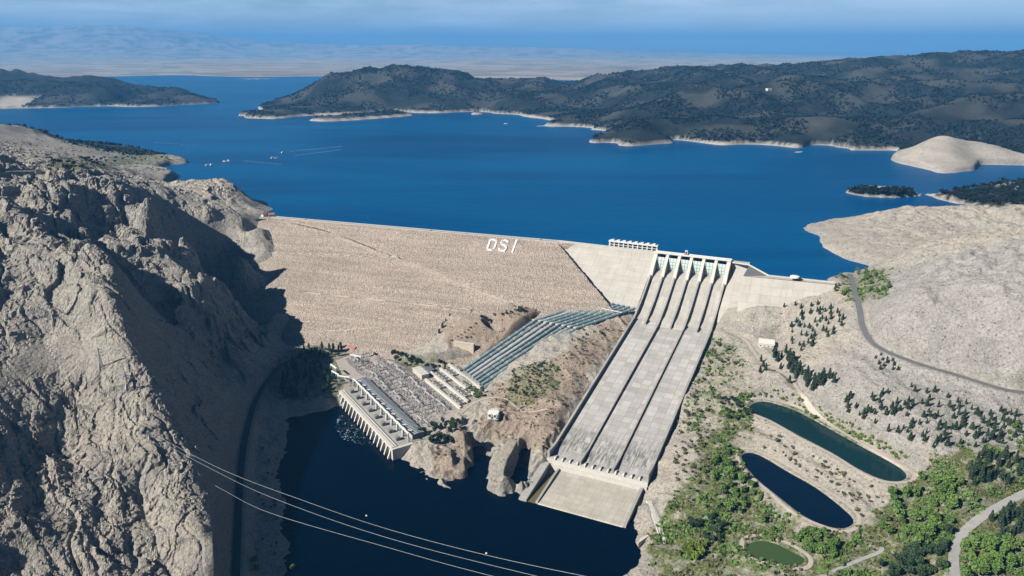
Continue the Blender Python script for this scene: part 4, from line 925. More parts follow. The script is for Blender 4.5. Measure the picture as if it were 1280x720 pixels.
# transformers on the deck
tr = thing('transformer', '', 'transformer')
mb = MB(); mb.box((0, 0, 0), (7, 4, 4.2), z0=.4); mb.build('tank', M['green_grey'], tr, local=True)
for s_ in (-1, 1):
    mb = MB()
    for k in range(6): mb.box((-2.8 + k * 1.12, s_ * 2.6, 0), (.5, 1.0, 3.4), z0=.7)
    mb.build('radiator', M['steel_grey'], tr, local=True)
for k in range(3):
    mb = MB(); mb.tube([(-2 + k * 2, 0, 4.6), (-2 + k * 2, .5, 7)], [.4, .22], 6); mb.build('bushing', M['porcelain'], tr, local=True)
mb = MB(); mb.tube([(-3, 1, 5.6), (3, 1, 5.6)], .7, 8); mb.build('conservator', M['steel_grey'], tr, local=True)
for k in range(8): copy_tree(tr, YD(12 + k * 24.2, 14.5, -144.6), RW, 'grey green transformer on the powerhouse deck behind the parapet', 'transformers along the powerhouse deck')
retire(tr)
mb = MB(); mb.prism([YD(a, b, 0)[:2] for a, b in ((150, 11), (178, 11), (178, 21), (150, 21))], -144.6, -143.6); mb.prism([YD(a, b, 0)[:2] for a, b in ((151.5, 12.5), (176.5, 12.5), (176.5, 19.5), (151.5, 19.5))], -143.6, -143.2)
# long bay walls with breaker cells between
QW = [128, 147, 167, 186, 205]; WR = [(34, 150), (14, 138), (8, 120), (2, 108), (2, 96)]
NAME_ = ['nearest the gravel switchyard', 'second from the gravel switchyard', 'in the middle of the five', 'second from the penstocks', 'nearest the penstock pipes']
for q_, (w0, w1), nm in zip(QW, WR, NAME_):
    t_ = thing('bay_wall', 'long pale concrete bay wall, ' + nm, 'wall', YD((w0 + w1) / 2, q_, -145.4), group='long bay walls beside the switchyard')
    mb = MB(); mb.solid([(q_ - 1.3, -141.2), (q_ - 1.3, -146), (q_ + 1.3, -146), (q_ + 1.3, -141.2)], yd, w0, w1); bw = mb.build('wall', M['light_concrete'], t_)
    mb = MB(); mb.solid([(q_ - 1.9, -140.6), (q_ - 1.9, -141.19), (q_ + 1.9, -141.19), (q_ + 1.9, -140.6)], yd, w0, w1); mb.build('coping', M['light_concrete'], bw)
cell = thing('breaker_cell', '', 'breaker cell')
mb = MB()
for x0, y0, l, w_ in ((-3.2, 0, .8, 9), (3.2, 0, .8, 9), (0, 4.1, 5.6, .8), (0, -4.1, 5.6, .8)): mb.box((x0, y0, 0), (l, w_, 3.4), z0=0)
mb.build('frame', M['light_concrete'], cell, local=True)
mb = MB(); mb.box((0, 0, 0), (4.8, 6.2, 2.2), z0=0); mb.build('tank', M['green_grey'], cell, local=True)
for k in (-1.8, 0, 1.8):
    mb = MB(); mb.tube([(0, k, 2.2), (0, k * 1.2, 4.6)], .35, 6); mb.build('bushing', M['porcelain'], cell, local=True)
for i in range(4):
    w0 = max(WR[i][0], WR[i + 1][0]) + 6; w1 = min(WR[i][1], WR[i + 1][1]) - 4; k = 0; w_ = w1
    while w_ > w0:
        if not (k in (4, 5)): copy_tree(cell, YD(w_, (QW[i] + QW[i + 1]) / 2, -145.4), RW, 'framed breaker cell with dark tank between ' + ('the first and second bay walls', 'the second and third bay walls', 'the third and fourth bay walls', 'the two bay walls nearest the penstocks')[i], 'breaker cells in bay row ' + 'one two three four'.split()[i])
        w_ -= 10 if k not in (3,) else 14; k += 1
retire(cell)

# ------------------------------------------------------------------ houses
def house(name, label, cat, loc, size, rz, roof='gable', wall='plaster', roofm='tile_red', nwin=3, group=None, floors=1):
    l, w_, h = size; t_ = thing(name, label, cat, loc, rz, group)
    mb = MB(); mb.box((0, 0, 0), (l, w_, h + 2), z0=-2); mb.build('wall', M[wall], t_, local=True)
    mb = MB(); e = .7
    if roof == 'gable':
        mb.solid([(-w_ / 2 - e, h - .2), (0, h + w_ * .28), (w_ / 2 + e, h - .2), (w_ / 2 + e, h + .1), (0, h + w_ * .28 + .35), (-w_ / 2 - e, h + .1)], lambda s, a, z: (a, s, z), -l / 2 - e, l / 2 + e)
        mb.solid([(-w_ / 2, h), (0, h + w_ * .28 - .05), (w_ / 2, h)], lambda s, a, z: (a, s, z), -l / 2, l / 2)
    else: mb.box((0, 0, 0), (l + 1.2, w_ + 1.2, .7), z0=h + .01)
    mb.build('roof', M[roofm], t_, local=True)
    for fl in range(floors):
        z0 = 1.0 + fl * 3.1
        for s_ in (-1, 1):
            for k in range(nwin):
                mb = MB(); mb.box((-l / 2 + l * (k + .5) / nwin, s_ * (w_ / 2 + .03), 0), (l / nwin * .45, .12, 1.3), z0=z0); mb.build('window', M['glass_dark'], t_, local=True)
    mb = MB(); mb.box((l / 2 + .04, 0, 0), (.14, 1.3, 2.2), z0=0); mb.build('door', M['dark_metal'], t_, local=True); return t_
def at(px, py, dz=0):
    g = GP(px, py); return (g[0], g[1], g[2] + dz)
house('control_building', 'flat roofed pale control building beside the bay walls', 'building', YD(9, 132, -145.4), (34, 13, 7), RW, 'flat', 'plaster', 'light_concrete', 6, None, 2)
house('annex', 'low blue grey roofed annex behind the control building', 'building', YD(2, 150, -145.4), (20, 10, 4.5), RW, 'flat', 'plaster', 'roof_blue', 4)
g_ = YD(-150, 76, -145.4); house('red_roof_house', 'larger red tiled house at the foot of the dam by the grove', 'house', g_, (20, 10, 5), RW + .4, nwin=4)
g_ = YD(-163, 88, -144); house('red_roof_house', 'smaller red tiled house just behind the larger one', 'house', g_, (13, 8, 4.5), RW + 1.9, nwin=3)
c_ = P(958, 431, -72.5); rz_ = math.atan2(SA[1], SA[0]) + .12
house('white_roof_building', 'square building with bright white flat roof on the bare hillside', 'building', c_, (22, 19, 5), rz_, 'flat', 'plaster', 'white_paint', 4)
house('crest_house', 'red roofed house beside trees at the rockfill end of the crest', 'house', RF(-18, -10, 3.5), (13, 9, 5), .3)
house('crest_house', 'small pale hut with red roof at the foot of the rocky hump', 'house', RF(-34, -4, 4.5), (9, 7, 4), 1.1, nwin=2)
house('hill_house', 'tiny white house high on the dark wooded hills', 'house', at(961, 113), (26, 18, 9), .3, 'flat', 'plaster', 'white_paint', 4)

# kiosk, intake gantry, hoist on the crest
kx = SW(68, 176, 2.6); t_ = thing('crest_kiosk', 'white mushroom roofed kiosk on the concrete wing crest', 'kiosk', kx)
mb = MB(); mb.tube([kx, (kx[0], kx[1], kx[2] + 5)], 3.2, 10); mb.build('cabin', M['glass_dark'], t_, smooth=False)
mb = MB(); mb.tube([(kx[0], kx[1], kx[2] + z) for z in (4.4, 5.2, 7.0, 7.8)], [4.0, 7.5, 7.0, 3.0], 16); mb.build('roof', M['white_paint'], t_)
ia, ib = -158, -68
t_ = thing('intake_gantry', 'long white intake gantry with open bays on the dam crest', 'gantry', SW(-8, (ia + ib) / 2, 3.2))
mb = MB(); mb.solid([(-15, 3.6), (-15, -20), (-9.1, -20), (-9.1, 3.6)], SW, ia - 1, ib + 1); mb.build('base', M['light_concrete'], t_)
for k in range(11):
    aa = ia + (ib - ia) * k / 10
    for s_ in (-14, -9.6):
        mb = MB(); mb.solid([(s_ - .8, 3.6), (s_ + .8, 3.6), (s_ + .8, 12.6), (s_ - .8, 12.6)], SW, aa - .9, aa + .9); mb.build('column', M['steel_white'], t_)
mb = MB(); mb.solid([(-15.6, 12.6), (-7.6, 12.6), (-7.6, 15.0), (-15.6, 15.0)], SW, ia - 1.5, ib + 1.5); rb_ = mb.build('roof_beam', M['steel_white'], t_)
mb = MB(); mb.solid([(-9.4, 7.8), (-8.6, 7.8), (-8.6, 8.6), (-9.4, 8.6)], SW, ia, ib); mb.build('middle_rail', M['steel_white'], t_)
mb = MB(); mb.solid([(-13.2, 3.7), (-12.4, 3.7), (-12.4, 12.5), (-13.2, 12.5)], SW, ia + 1, ib - 1); mb.build('back_screen', M['roof_blue'], t_)
for k in range(8):
    aa = ia + (ib - ia) * (k + .5) / 8; mb = MB(); mb.solid([(-14.4, 15.01), (-9, 15.01), (-9, 17.0), (-14.4, 17.0)], SW, aa - 2.6, aa + 2.6); mb.build('hoist_housing', M['steel_white'], rb_)
aa = -12; t_ = thing('gate_hoist', 'small white hoist with rusty base on the spillway bridge', 'hoist', SW(0, aa, 6.4))
mb = MB(); mb.solid([(-2.4, 6.4), (2.4, 6.4), (2.4, 8.2), (-2.4, 8.2)], SW, aa - 3, aa + 3); mb.build('base', M['tile_red'], t_)
for q in (-2.4, 2.4):
    mb = MB(); mb.tube([SW(-1.8, aa + q, 8.2), SW(0, aa + q * .6, 13), SW(1.8, aa + q, 8.2)], .4, 5); mb.build('frame', M['steel_white'], t_)
mb = MB(); mb.solid([(-1.6, 12.4), (1.6, 12.4), (1.6, 14), (-1.6, 14)], SW, aa - 2.4, aa + 2.4); mb.build('winch', M['steel_white'], t_)
# cars on the crest
car_cols = [('white', M['white_paint']), ('dark grey', M['dark_metal']), ('red', M['tile_red'])]
def car(label, loc, rz, m_):
    t_ = thing('parked_car', label, 'car', loc, rz, 'cars on the dam crest road')
    mb = MB(); mb.solid([(-2.2, .45), (2.2, .45), (2.25, .9), (1.2, 1.0), (.6, 1.55), (-1.4, 1.6), (-2.2, 1.05)], lambda s, a, z: (s, a, z), -.9, .9); mb.build('body', m_, t_, local=True)
    mb = MB(); mb.solid([(1.12, 1.02), (.56, 1.5), (-1.38, 1.54), (-2.0, 1.08)], lambda s, a, z: (s, a, z), -.93, .93); mb.build('window_band', M['glass_dark'], t_, local=True)
    for sx in (-1.35, 1.35):
        for sy in (-.85, .85):
            mb = MB(); mb.tube([(sx, sy - .12, .36), (sx, sy + .12, .36)], .36, 10); mb.build('wheel', M['dark_metal'], t_, local=True)
ang = math.atan2(RE[1], RE[0])
for px, lb, m_ in ((373, 'dark car on the crest road near the rocky abutment', 'dark_metal'), (533, 'dark car halfway along the rockfill crest road', 'dark_metal'), (577, 'grey car on the crest road just before the letters', 'steel_grey'), (657, 'white car on the crest road past the letters', 'white_paint'), (673, 'dark car on the crest road closest to the concrete dam', 'dark_metal')):
    q = np.array(P(px, 276 + (px - 345) * .0815, 3.2)[:2]) - X0; car(lb, RF(float(q @ RE), -5.5, 3.15), ang, M[m_])
# ------------------------------------------------------------------ valve house, retaining wall, pads
vx = at(617, 521); t_ = thing('valve_house', 'white valve block with two round outlets above the tan cliff', 'valve house', vx)
dv = np.array([-.25, -.97]); dl = np.array([.97, -.25])
mb = MB(); mb.box((vx[0], vx[1], 0), (15, 8, 10), tuple(dl), vx[2] - 2); mb.build('body', M['white_paint'], t_)
mb = MB(); mb.box((vx[0] - dv[0] * 7, vx[1] - dv[1] * 7, 0), (11, 6, 6), tuple(dl), vx[2] + 2); mb.build('upper_block', M['light_concrete'], t_)
for k in (-3.7, 3.7):
    c = np.array([vx[0] + dv[0] * 4 + dl[0] * k, vx[1] + dv[1] * 4 + dl[1] * k]); p0 = (c[0], c[1], vx[2] + 4.2); p1 = (c[0] + dv[0] * 2.2, c[1] + dv[1] * 2.2, vx[2] + 4.2); p2 = (c[0] + dv[0] * 2.25, c[1] + dv[1] * 2.25, vx[2] + 4.2)
    mb = MB(); mb.tube([p0, p1], 3.1, 16); o = mb.build('outlet', M['white_paint'], t_)
    mb = MB(); mb.tube([p1, p2], 2.2, 16); mb.build('mouth', M['dark_metal'], o)
a_, b_ = at(567, 433), at(592, 443); e = np.array(b_[:2]) - np.array(a_[:2]); L = np.linalg.norm(e); e /= L; m0 = (np.array(a_[:2]) + np.array(b_[:2])) / 2; zz = max(a_[2], b_[2])
simple('tan_masonry', (.48, .41, .31), (.58, .51, .41), .3, .9)
t_ = thing('retaining_wall', 'tan stepped masonry retaining wall at the rockfill foot', 'wall', (m0[0], m0[1], zz - 3))
nn = np.array([-e[1], e[0]])
mb = MB(); mb.prism([tuple(m0 + e * i * L / 2 + nn * j) for i, j in ((-1, 0), (1, 0), (1, 5), (-1, 5))], zz - 12, zz + 8); mb.build('wall', M['tan_masonry'], t_)
mb = MB(); mb.prism([tuple(m0 + e * i * (L / 2 + .4) + nn * j) for i, j in ((-1, -.5), (1, -.5), (1, 5.3), (-1, 5.3))], zz + 8.01, zz + 8.7); mb.build('coping', M['light_concrete'], t_)
a_ = at(716, 364); mb = MB(); mb.box((a_[0], a_[1], 0), (18, 6, 3), (.95, -.3), a_[2] - 1); tag(mb.build('concrete_platform', M['plaster']), 'small pale concrete platform on the rockfill near the concrete dam', 'platform')
# stairs / ramp down the right bank
a_, b_ = at(811, 627), at(826, 668); e = np.array(b_[:2]) - np.array(a_[:2]); L = np.linalg.norm(e); e /= L; nn = np.array([-e[1], e[0]]); t_ = thing('bank_stair', 'grey concrete stair ramp on the bank below the chute', 'stair', a_)
mb = MB(); N = 24
for k in range(N):
    p = np.array(a_[:2]) + e * L * (k + .5) / N; zk = a_[2] + (b_[2] - a_[2]) * k / N; zk = max(zk, float(HZ(p[0], p[1])[0])) + .3; mb.box((p[0], p[1], 0), (L / N * .98, 4.5, 5), tuple(e), zk - 4.6)
mb.build('steps', M['light_concrete'], t_)
for s_ in (-1, 1):
    mb = MB(); mb.prism([tuple(np.array(a_[:2]) + nn * s_ * 2.7 + nn * j * .3 + e * i * L) for i, j in ((0, -1), (1, -1), (1, 1), (0, 1))], [min(a_[2], b_[2]) - 6] * 4, [a_[2] + 1.8, b_[2] + 1.8, b_[2] + 1.8, a_[2] + 1.8]); mb.build('side_wall', M['white_paint'], t_)
a_ = at(806, 675); mb = MB(); mb.prism([P(798, 682, -156)[:2], P(812, 672, -156)[:2], P(815, 668, -156)[:2], P(801, 676, -156)[:2]], -162, -152.5); tag(mb.build('concrete_ledge', M['plaster']), 'cream concrete ledge at the water by the bank stair', 'ledge')

# ------------------------------------------------------------------ power line
def pylon(label, px, py, h, rz, arms=True):
    g = GP(px, py); t_ = thing('pylon', label, 'pylon', (g[0], g[1], g[2] - 1), rz, 'lattice pylons on the rocky spur')
    mb = MB(); w0, w1 = h * .17, h * .035
    cs = ((-1, -1), (1, -1), (1, 1), (-1, 1)); P_ = lambda f, c: Vector((c[0] * (w0 + (w1 - w0) * min(1, f * 1.25)) / 2, c[1] * (w0 + (w1 - w0) * min(1, f * 1.25)) / 2, h * f))
    for c in cs: mb.tube([P_(0, c), P_(.8, c), P_(1, c)], .26, 4, False)
    mb.build('legs', M['steel_white'], t_, local=True); mb = MB(); n = 9
    for k in range(n):
        for q in range(4):
            mb.tube([P_(k / n, cs[q]), P_((k + 1) / n, cs[(q + 1) % 4])], .15, 3, False); mb.tube([P_((k + 1) / n, cs[q]), P_(k / n, cs[(q + 1) % 4])], .15, 3, False)
    mb.build('bracing', M['steel_white'], t_, local=True)
    for zf in (.62, .76, .9):
        for s_ in (-1, 1):
            mb = MB(); L = h * .17; mb.tube([(0, .5, h * zf), (s_ * L, 0, h * zf + .3)], .2, 4, False); mb.tube([(0, -.5, h * zf), (s_ * L, 0, h * zf + .3)], .2, 4, False); mb.tube([(0, 0, h * zf + h * .05), (s_ * L, 0, h * zf + .3)], .16, 4, False)
            mb.tube([(s_ * L, 0, h * zf + .2), (s_ * L, 0, h * zf - 2)], .22, 5); mb.build('cross_arm', M['steel_white'], t_, local=True)
    return g
pylon('taller lattice pylon on the spur, farther up the slope', 127, 462, 30, .5); pylon('lattice pylon on the spur edge below the taller one', 160, 489, 27, .6); g3 = pylon('short lattice pylon where the cables leave the spur', 187, 549, 12, .7)
CL = ([(189, 541), (280, 588), (380, 626), (480, 660), (600, 692), (730, 720), (900, 752), (1150, 790)], [(190, 546), (260, 584), (340, 622), (480, 671), (670, 720), (900, 771), (1150, 818)], [(191, 550), (222, 579), (280, 613), (340, 642), (480, 683), (615, 720), (850, 775), (1150, 836)])
simple('cable_metal', (.40, .42, .44), (.48, .50, .52), .5, .4)
for l, lb in zip(CL, ('uppermost of the three cables crossing the tailrace', 'middle one of the three cables crossing the tailrace', 'lowest of the three cables crossing the tailrace')):
    pl = []
    for (px, py) in l:
        f = (px - 187) / 960; pl.append(PD(px, py, g3[1] * (1 - f) + 430 * f))
    mb = MB(); mb.tube(smooth_line(pl, 8), .15, 5); tag(mb.build('power_cable', M['cable_metal'], smooth=True), 'pale ' + lb, 'cable', 'power cables over the tailrace')

# ------------------------------------------------------------------ on the water
def raft(label, px, py):
    p = P(px, py, 0); t_ = thing('work_raft', label, 'raft', p, random.uniform(0, 1), 'white work rafts on the reservoir')
    mb = MB(); mb.box((0, 0, 0), (11, 6.5, 1.3), z0=-.3); mb.build('deck', M['white_paint'], t_, local=True)
    mb = MB(); mb.box((-1, 0, 0), (6, 4.5, 2.8), z0=1.01); mb.build('cabin', M['white_paint'], t_, local=True)
    mb = MB(); mb.box((-1, 0, 0), (6.8, 5.2, .3), z0=3.82); mb.build('roof', M['steel_white'], t_, local=True)
for px, py, lb in ((259, 207, 'white work raft nearest the rocky hump'), (264.5, 206.3, 'white work raft just beside the one nearest the hump'), (280.5, 202, 'left raft of the middle white pair'), (285.5, 201.3, 'right raft of the middle white pair'), (340.5, 197.8, 'left raft of the white pair by the fish cages'), (345, 198, 'right raft of the white pair by the fish cages'), (353.5, 191, 'single white raft closest to the fish cages')): raft(lb, px, py)
simple('cage_ring', (.16, .26, .36), (.22, .33, .43), .5, .5)
mb = MB(); R_ = 8.5; mb.tube([(R_ * math.cos(k * math.pi / 10), R_ * math.sin(k * math.pi / 10), .15) for k in range(21)], .35, 5, False); cg = mb.build('fish_cage', M['cage_ring'], smooth=True); first = True
for n_, x0, y0, dx, dy, gname in ((8, 372, 194, 7.2, -.9, 'near row of fish cage rings beyond the rafts'), (9, 366, 189, 7.4, -.75, 'far row of fish cage rings beyond the rafts'), (8, 306, 201, 6, .6, 'fish cage rings between the two raft pairs'), (7, 196, 178, 8, .6, 'fish cage rings off the far sandy spit')):
    for k in range(n_):
        o = cg if first else cg.copy()
        if not first: col.objects.link(o)
        first = False; o.location = P(x0 + dx * k, y0 + dy * k, 0); tag(o, 'pale floating ring in the ' + gname, 'fish cage', gname)
def buoy(label, p):
    mb = MB(); mb.tube([(p[0], p[1], p[2] + z) for z in (-.5, .3, 1.1, 1.5)], [.5, 1.15, .9, .3], 10); tag(mb.build('buoy', M['white_paint'], smooth=True), label, 'buoy')
buoy('lone white buoy on the tailrace below the cables\' far end', P(608, 692, -160)); buoy('white buoy on the tailrace near the powerhouse', P(458, 645, -160)); buoy('white buoy floating by the concrete wing end', P(1050, 351, 0))
# churned water at the draft tubes
m_, n, b = mat('foam'); g = NG(n); pos = g.pos(); b.inputs['Base Color'].default_value = (.42, .55, .58, 1); b.inputs['Roughness'].default_value = .6
n.links.new(g.mapr(g.noise(g.scale(pos, (1, 1, 1)), .16, 6, .75, 1.5), .56, .66), b.inputs['Alpha']); M['foam'] = m_
mb = MB(); mb.face([(*YD(a, q, 0)[:2], -159.9) for a, q in ((60, -9), (100, -8), (150, -8), (140, -24), (110, -40), (70, -34), (40, -16))]); mb.face([(*YD(a, q, 0)[:2], -159.88) for a, q in ((4, -8), (30, -9), (14, -30), (-10, -40), (-20, -24))])
tag(mb.build('foam', M['foam']), 'pale churned water below the powerhouse', None, None, 'stuff')
#VEG
# ------------------------------------------------------------------ trees
def leaf_mat(name, c1, c2):
    m_, n, b = mat(name); g = NG(n); oi = n.nodes.new('ShaderNodeObjectInfo'); pos = g.pos()
    c = g.mix(g.math('ADD', g.math('MULTIPLY', oi.outputs['Random'], .6), g.math('MULTIPLY', g.noise(pos, .35, 4, .7), .4)), c4(c1), c4(c2))
    n.links.new(c, b.inputs['Base Color']); b.inputs['Roughness'].default_value = .75; b.inputs['Specular IOR Level'].default_value = .15; M[name] = m_
leaf_mat('leaf_pine', (.028, .052, .030), (.055, .088, .045)); leaf_mat('leaf_dark', (.030, .058, .028), (.06, .098, .042)); leaf_mat('leaf_mid', (.075, .150, .034), (.16, .25, .06))
leaf_mat('leaf_bright', (.12, .19, .03), (.19, .26, .045)); leaf_mat('leaf_olive', (.10, .11, .055), (.17, .165, .085)); simple('bark', (.12, .095, .07), (.18, .145, .11), 1.0, .9)
leaf_mat('scrub_dry', (.085, .10, .045), (.19, .18, .085)); leaf_mat('leaf_wood', (.009, .018, .019), (.019, .031, .027))  # leaf_wood is kept extra dark, with cloud shadow put into its colour
def leaf_faces(pts_, size, rg, up=.3):
    n = len(pts_); d = rg.normal(size=(n, 3)); d[:, 2] += up; d /= np.linalg.norm(d, axis=1)[:, None]
    t = np.cross(d, rg.normal(size=(n, 3))); t /= np.linalg.norm(t, axis=1)[:, None]; b = np.cross(d, t); s_ = (size * rg.uniform(.6, 1.35, n))[:, None]
    co = np.stack([pts_ - t * s_ - b * s_ * .6, pts_ + t * s_ * .7 - b * s_, pts_ + t * s_ + b * s_ * .7, pts_ - t * s_ * .6 + b * s_], 1).reshape(-1, 3)
    return co, np.arange(n * 4).reshape(n, 4)
def conifer_crown(rg, n, slim):
    z = rg.uniform(.06, 1, n) ** 1.15; r = slim * (1 - z) ** .85 * (.55 + .45 * np.abs(np.sin(z * 22))) * rg.uniform(.45, 1.05, n) + .012; a = rg.uniform(0, 2 * math.pi, n)
    return np.c_[r * np.cos(a), r * np.sin(a), .08 + z * .92]
def cypress_crown(rg, n, slim):
    z = rg.uniform(0, 1, n); r = slim * np.sin(np.clip(z * .92 + .08, 0, 1) * math.pi) ** .6 * rg.uniform(.5, 1.05, n); a = rg.uniform(0, 2 * math.pi, n)
    return np.c_[r * np.cos(a), r * np.sin(a), .07 + z * .93]
def broad_crown(rg, n, w_):
    L = rg.integers(6, 10); out_ = []
    for k in range(L):
        a = rg.uniform(0, 2 * math.pi); rr_ = rg.uniform(0, .62) * w_; c = np.array([rr_ * math.cos(a), rr_ * math.sin(a), rg.uniform(.42, .80)]); rad = rg.uniform(.17, .28) * np.array([w_ * 1.7, w_ * 1.7, .85])
        d = rg.normal(size=(n // L, 3)); d /= np.linalg.norm(d, axis=1)[:, None]; out_.append(c + d * rad * rg.uniform(.55, 1.05, (n // L, 1)))
    return np.concatenate(out_)
def trunk_mb(h, r, limbs, rg, w_):
    mb = MB(); mb.tube([(0, 0, -.04), (.01, 0, h * .5), (0, .01, h)], [r, r * .75, r * .3], 6, False)
    for k in range(limbs):
        a = rg.uniform(0, 6.28); z = rg.uniform(.3, .6); mb.tube([(0, 0, z * h), (math.cos(a) * w_ * .55, math.sin(a) * w_ * .55, z * h + .22)], [r * .45, r * .15], 4, False)
    return mb
PROTO = {}
def proto(key, kind, n, w_, size, leaf, single=False, seed=0):
    rg = np.random.default_rng(seed + 11); pts_ = {'con': conifer_crown, 'cyp': cypress_crown, 'broad': broad_crown}[kind](rg, n, w_)
    co, fc = leaf_faces(pts_, size, rg); tm = trunk_mb(.92 if kind != 'broad' else .72, .022 if kind != 'broad' else .035, 4 if kind == 'broad' else 3, rg, w_)
    tme = tm.build('trunk', M['bark']); cme = mesh_np('crown', co, fc, M[leaf])
    if single:
        v = np.concatenate([np.array(tm.v), co]); me = bpy.data.meshes.new('tree'); nf = [tuple(f) for f in tm.f] + [tuple(int(q) + len(tm.v) for q in f) for f in fc]
        me.from_pydata([tuple(q) for q in v], [], nf); me.materials.append(M['bark']); me.materials.append(M[leaf]); me.polygons.foreach_set('material_index', [0] * len(tm.f) + [1] * len(fc)); me.update(); PROTO[key] = me
        bpy.data.objects.remove(tme); bpy.data.objects.remove(cme)
    else:
        PROTO[key] = (tme.data, cme.data); bpy.data.objects.remove(tme); bpy.data.objects.remove(cme)
for v in range(3):
    proto('pine%d' % v, 'con', 300, .25, .05, 'leaf_pine', False, v); proto('spine%d' % v, 'con', 170, .27, .062, 'leaf_pine', True, v + 5); proto('cyp%d' % v, 'cyp', 300, .15, .045, 'leaf_dark', False, v + 20)
    proto('broad%d' % v, 'broad', 420, .46, .062, 'leaf_mid', False, v + 30); proto('dark%d' % v, 'broad', 420, .46, .062, 'leaf_dark', False, v + 40); proto('bright%d' % v, 'broad', 420, .48, .062, 'leaf_bright', False, v + 50); proto('olive%d' % v, 'broad', 300, .52, .062, 'leaf_olive', False, v + 60)
    proto('round%d' % v, 'broad', 150, .55, .085, 'leaf_wood', True, v + 70); proto('bush%d' % v, 'broad', 130, .62, .085, 'leaf_olive', True, v + 80); proto('hedge%d' % v, 'broad', 130, .62, .09, 'leaf_bright', True, v + 90); proto('sdark%d' % v, 'broad', 150, .5, .08, 'leaf_dark', True, v + 95)
def tree(key, loc, h, name, label, cat, group):
    k = '%s%d' % (key, random.randrange(3)); p = PROTO[k]; rz = random.uniform(0, 6.28); sx = h * random.uniform(.75, 1.35)
    if isinstance(p, tuple):
        t_ = thing(name, label, cat, loc, rz, group); t_.scale = (sx, sx, h)
        for me, nm in zip(p, ('trunk', 'crown')):
            o = bpy.data.objects.new(nm, me); col.objects.link(o); o.parent = t_
    else:
        t_ = bpy.data.objects.new(name, p); col.objects.link(t_); t_.location = loc; t_.rotation_euler = (0, 0, rz); t_.scale = (sx, sx, h); tag(t_, label, cat, group)
    return t_
def inpoly(x, y, poly):
    ins = False; n = len(poly)
    for i in range(n):
        (x0, y0), (x1, y1) = poly[i], poly[(i + 1) % n]
        if (y0 > y) != (y1 > y) and x < (x1 - x0) * (y - y0) / (y1 - y0) + x0: ins = not ins
    return ins
BLOCK = [[q[:2] for q in POOLW[k][0]] for k in POOLW]; RD = [ROADS[k] for k in ('right', 'corner', 'leftbank', 'track', 'lowertrack', 'crestroad')]
def free(x, y, mar=3):
    xx, yy = np.array([x]), np.array([y])
    for b in BLOCK:
        if poly_sd(xx, yy, b)[0] < mar + 3: return False
    for pl, hw in RD:
        if line_sd(xx, yy, pl)[0][0] < hw + mar: return False
    s_, a_ = SWi(x, y)
    return not (-20 < s_ < 590 and abs(a_) < 68)
def grove(key, n, poly, h, name, label, cat, group, gap=3.0, mar=2.5):
    xs_ = [p[0] for p in poly]; ys_ = [p[1] for p in poly]; done = []; tries = 0
    while len(done) < n and tries < n * 25:
        tries += 1; px, py = random.uniform(min(xs_), max(xs_)), random.uniform(min(ys_), max(ys_))
        if not inpoly(px, py, poly) or any((px - a) ** 2 + ((py - b) * 1.5) ** 2 < gap * gap for a, b in done): continue
        g = GP(px, py)
        if not g or not free(g[0], g[1], mar) or g[2] < -160 or (g[1] > 1400 and g[2] < .4): continue
        done.append((px, py)); tree(key, (g[0], g[1], g[2] - .2), random.uniform(*h), name, label, cat, group)
def singles(key, l, h, name, label, cat, group):
    for px, py in l:
        g = GP(px, py)
        if g: tree(key, (g[0], g[1], g[2] - .2), random.uniform(*h), name, label, cat, group)
# grove beside the powerhouse, dam toe, yard end
grove('cyp', 78, [(352, 470), (372, 440), (405, 428), (432, 432), (425, 448), (402, 452), (418, 478), (412, 492), (380, 500), (350, 497)], (10, 16), 'cypress_tree', 'slim dark conifer in the dense grove between the gorge wall and powerhouse', 'tree', 'conifers in the grove beside the powerhouse', 3.2)
grove('sdark', 24, [(440, 433), (478, 438), (520, 452), (560, 456), (580, 452), (575, 462), (540, 464), (505, 458), (470, 446)], (7, 11), 'broadleaf_tree', 'small dark tree in the strip between rockfill foot and switchyard', 'tree', 'trees along the rockfill foot', 3.5)
singles('cyp', [(549, 417), (553, 411), (557, 404), (562, 399)], (9, 13), 'cypress_tree', 'dark upright conifer in the short line climbing the rockfill edge', 'tree', 'conifers climbing the rockfill edge')
grove('sdark', 16, [(598, 398), (640, 391), (655, 378), (662, 384), (648, 392), (610, 398)], (5, 8), 'broadleaf_tree', 'low dark tree along the switchback track above the penstocks', 'tree', 'trees by the switchback track', 3)
grove('dark', 22, [(522, 545), (545, 530), (575, 522), (572, 540), (562, 560), (540, 556)], (9, 13), 'broadleaf_tree', 'dark full crowned tree in the clump at the switchyard corner', 'tree', 'trees at the switchyard corner', 4.5)
grove('broad', 8, [(580, 490), (600, 482), (608, 492), (592, 502)], (7, 10), 'broadleaf_tree', 'mid green tree just below the bay walls', 'tree', 'trees below the bay walls', 4)
grove('sdark', 48, [(640, 466), (668, 452), (690, 455), (688, 478), (672, 500), (636, 494)], (4, 6.5), 'plantation_tree', 'small planted tree in rows on the knoll between penstocks and chute', 'tree', 'planted trees on the knoll', 3.2)  # small broadleaf trees of the knoll plantation
grove('olive', 14, [(700, 440), (740, 400), (780, 400), (760, 425), (720, 450)], (4, 7), 'shrub', 'olive grey shrub on the dry slope below the upper penstocks', 'shrub', 'shrubs below the upper penstocks', 5)
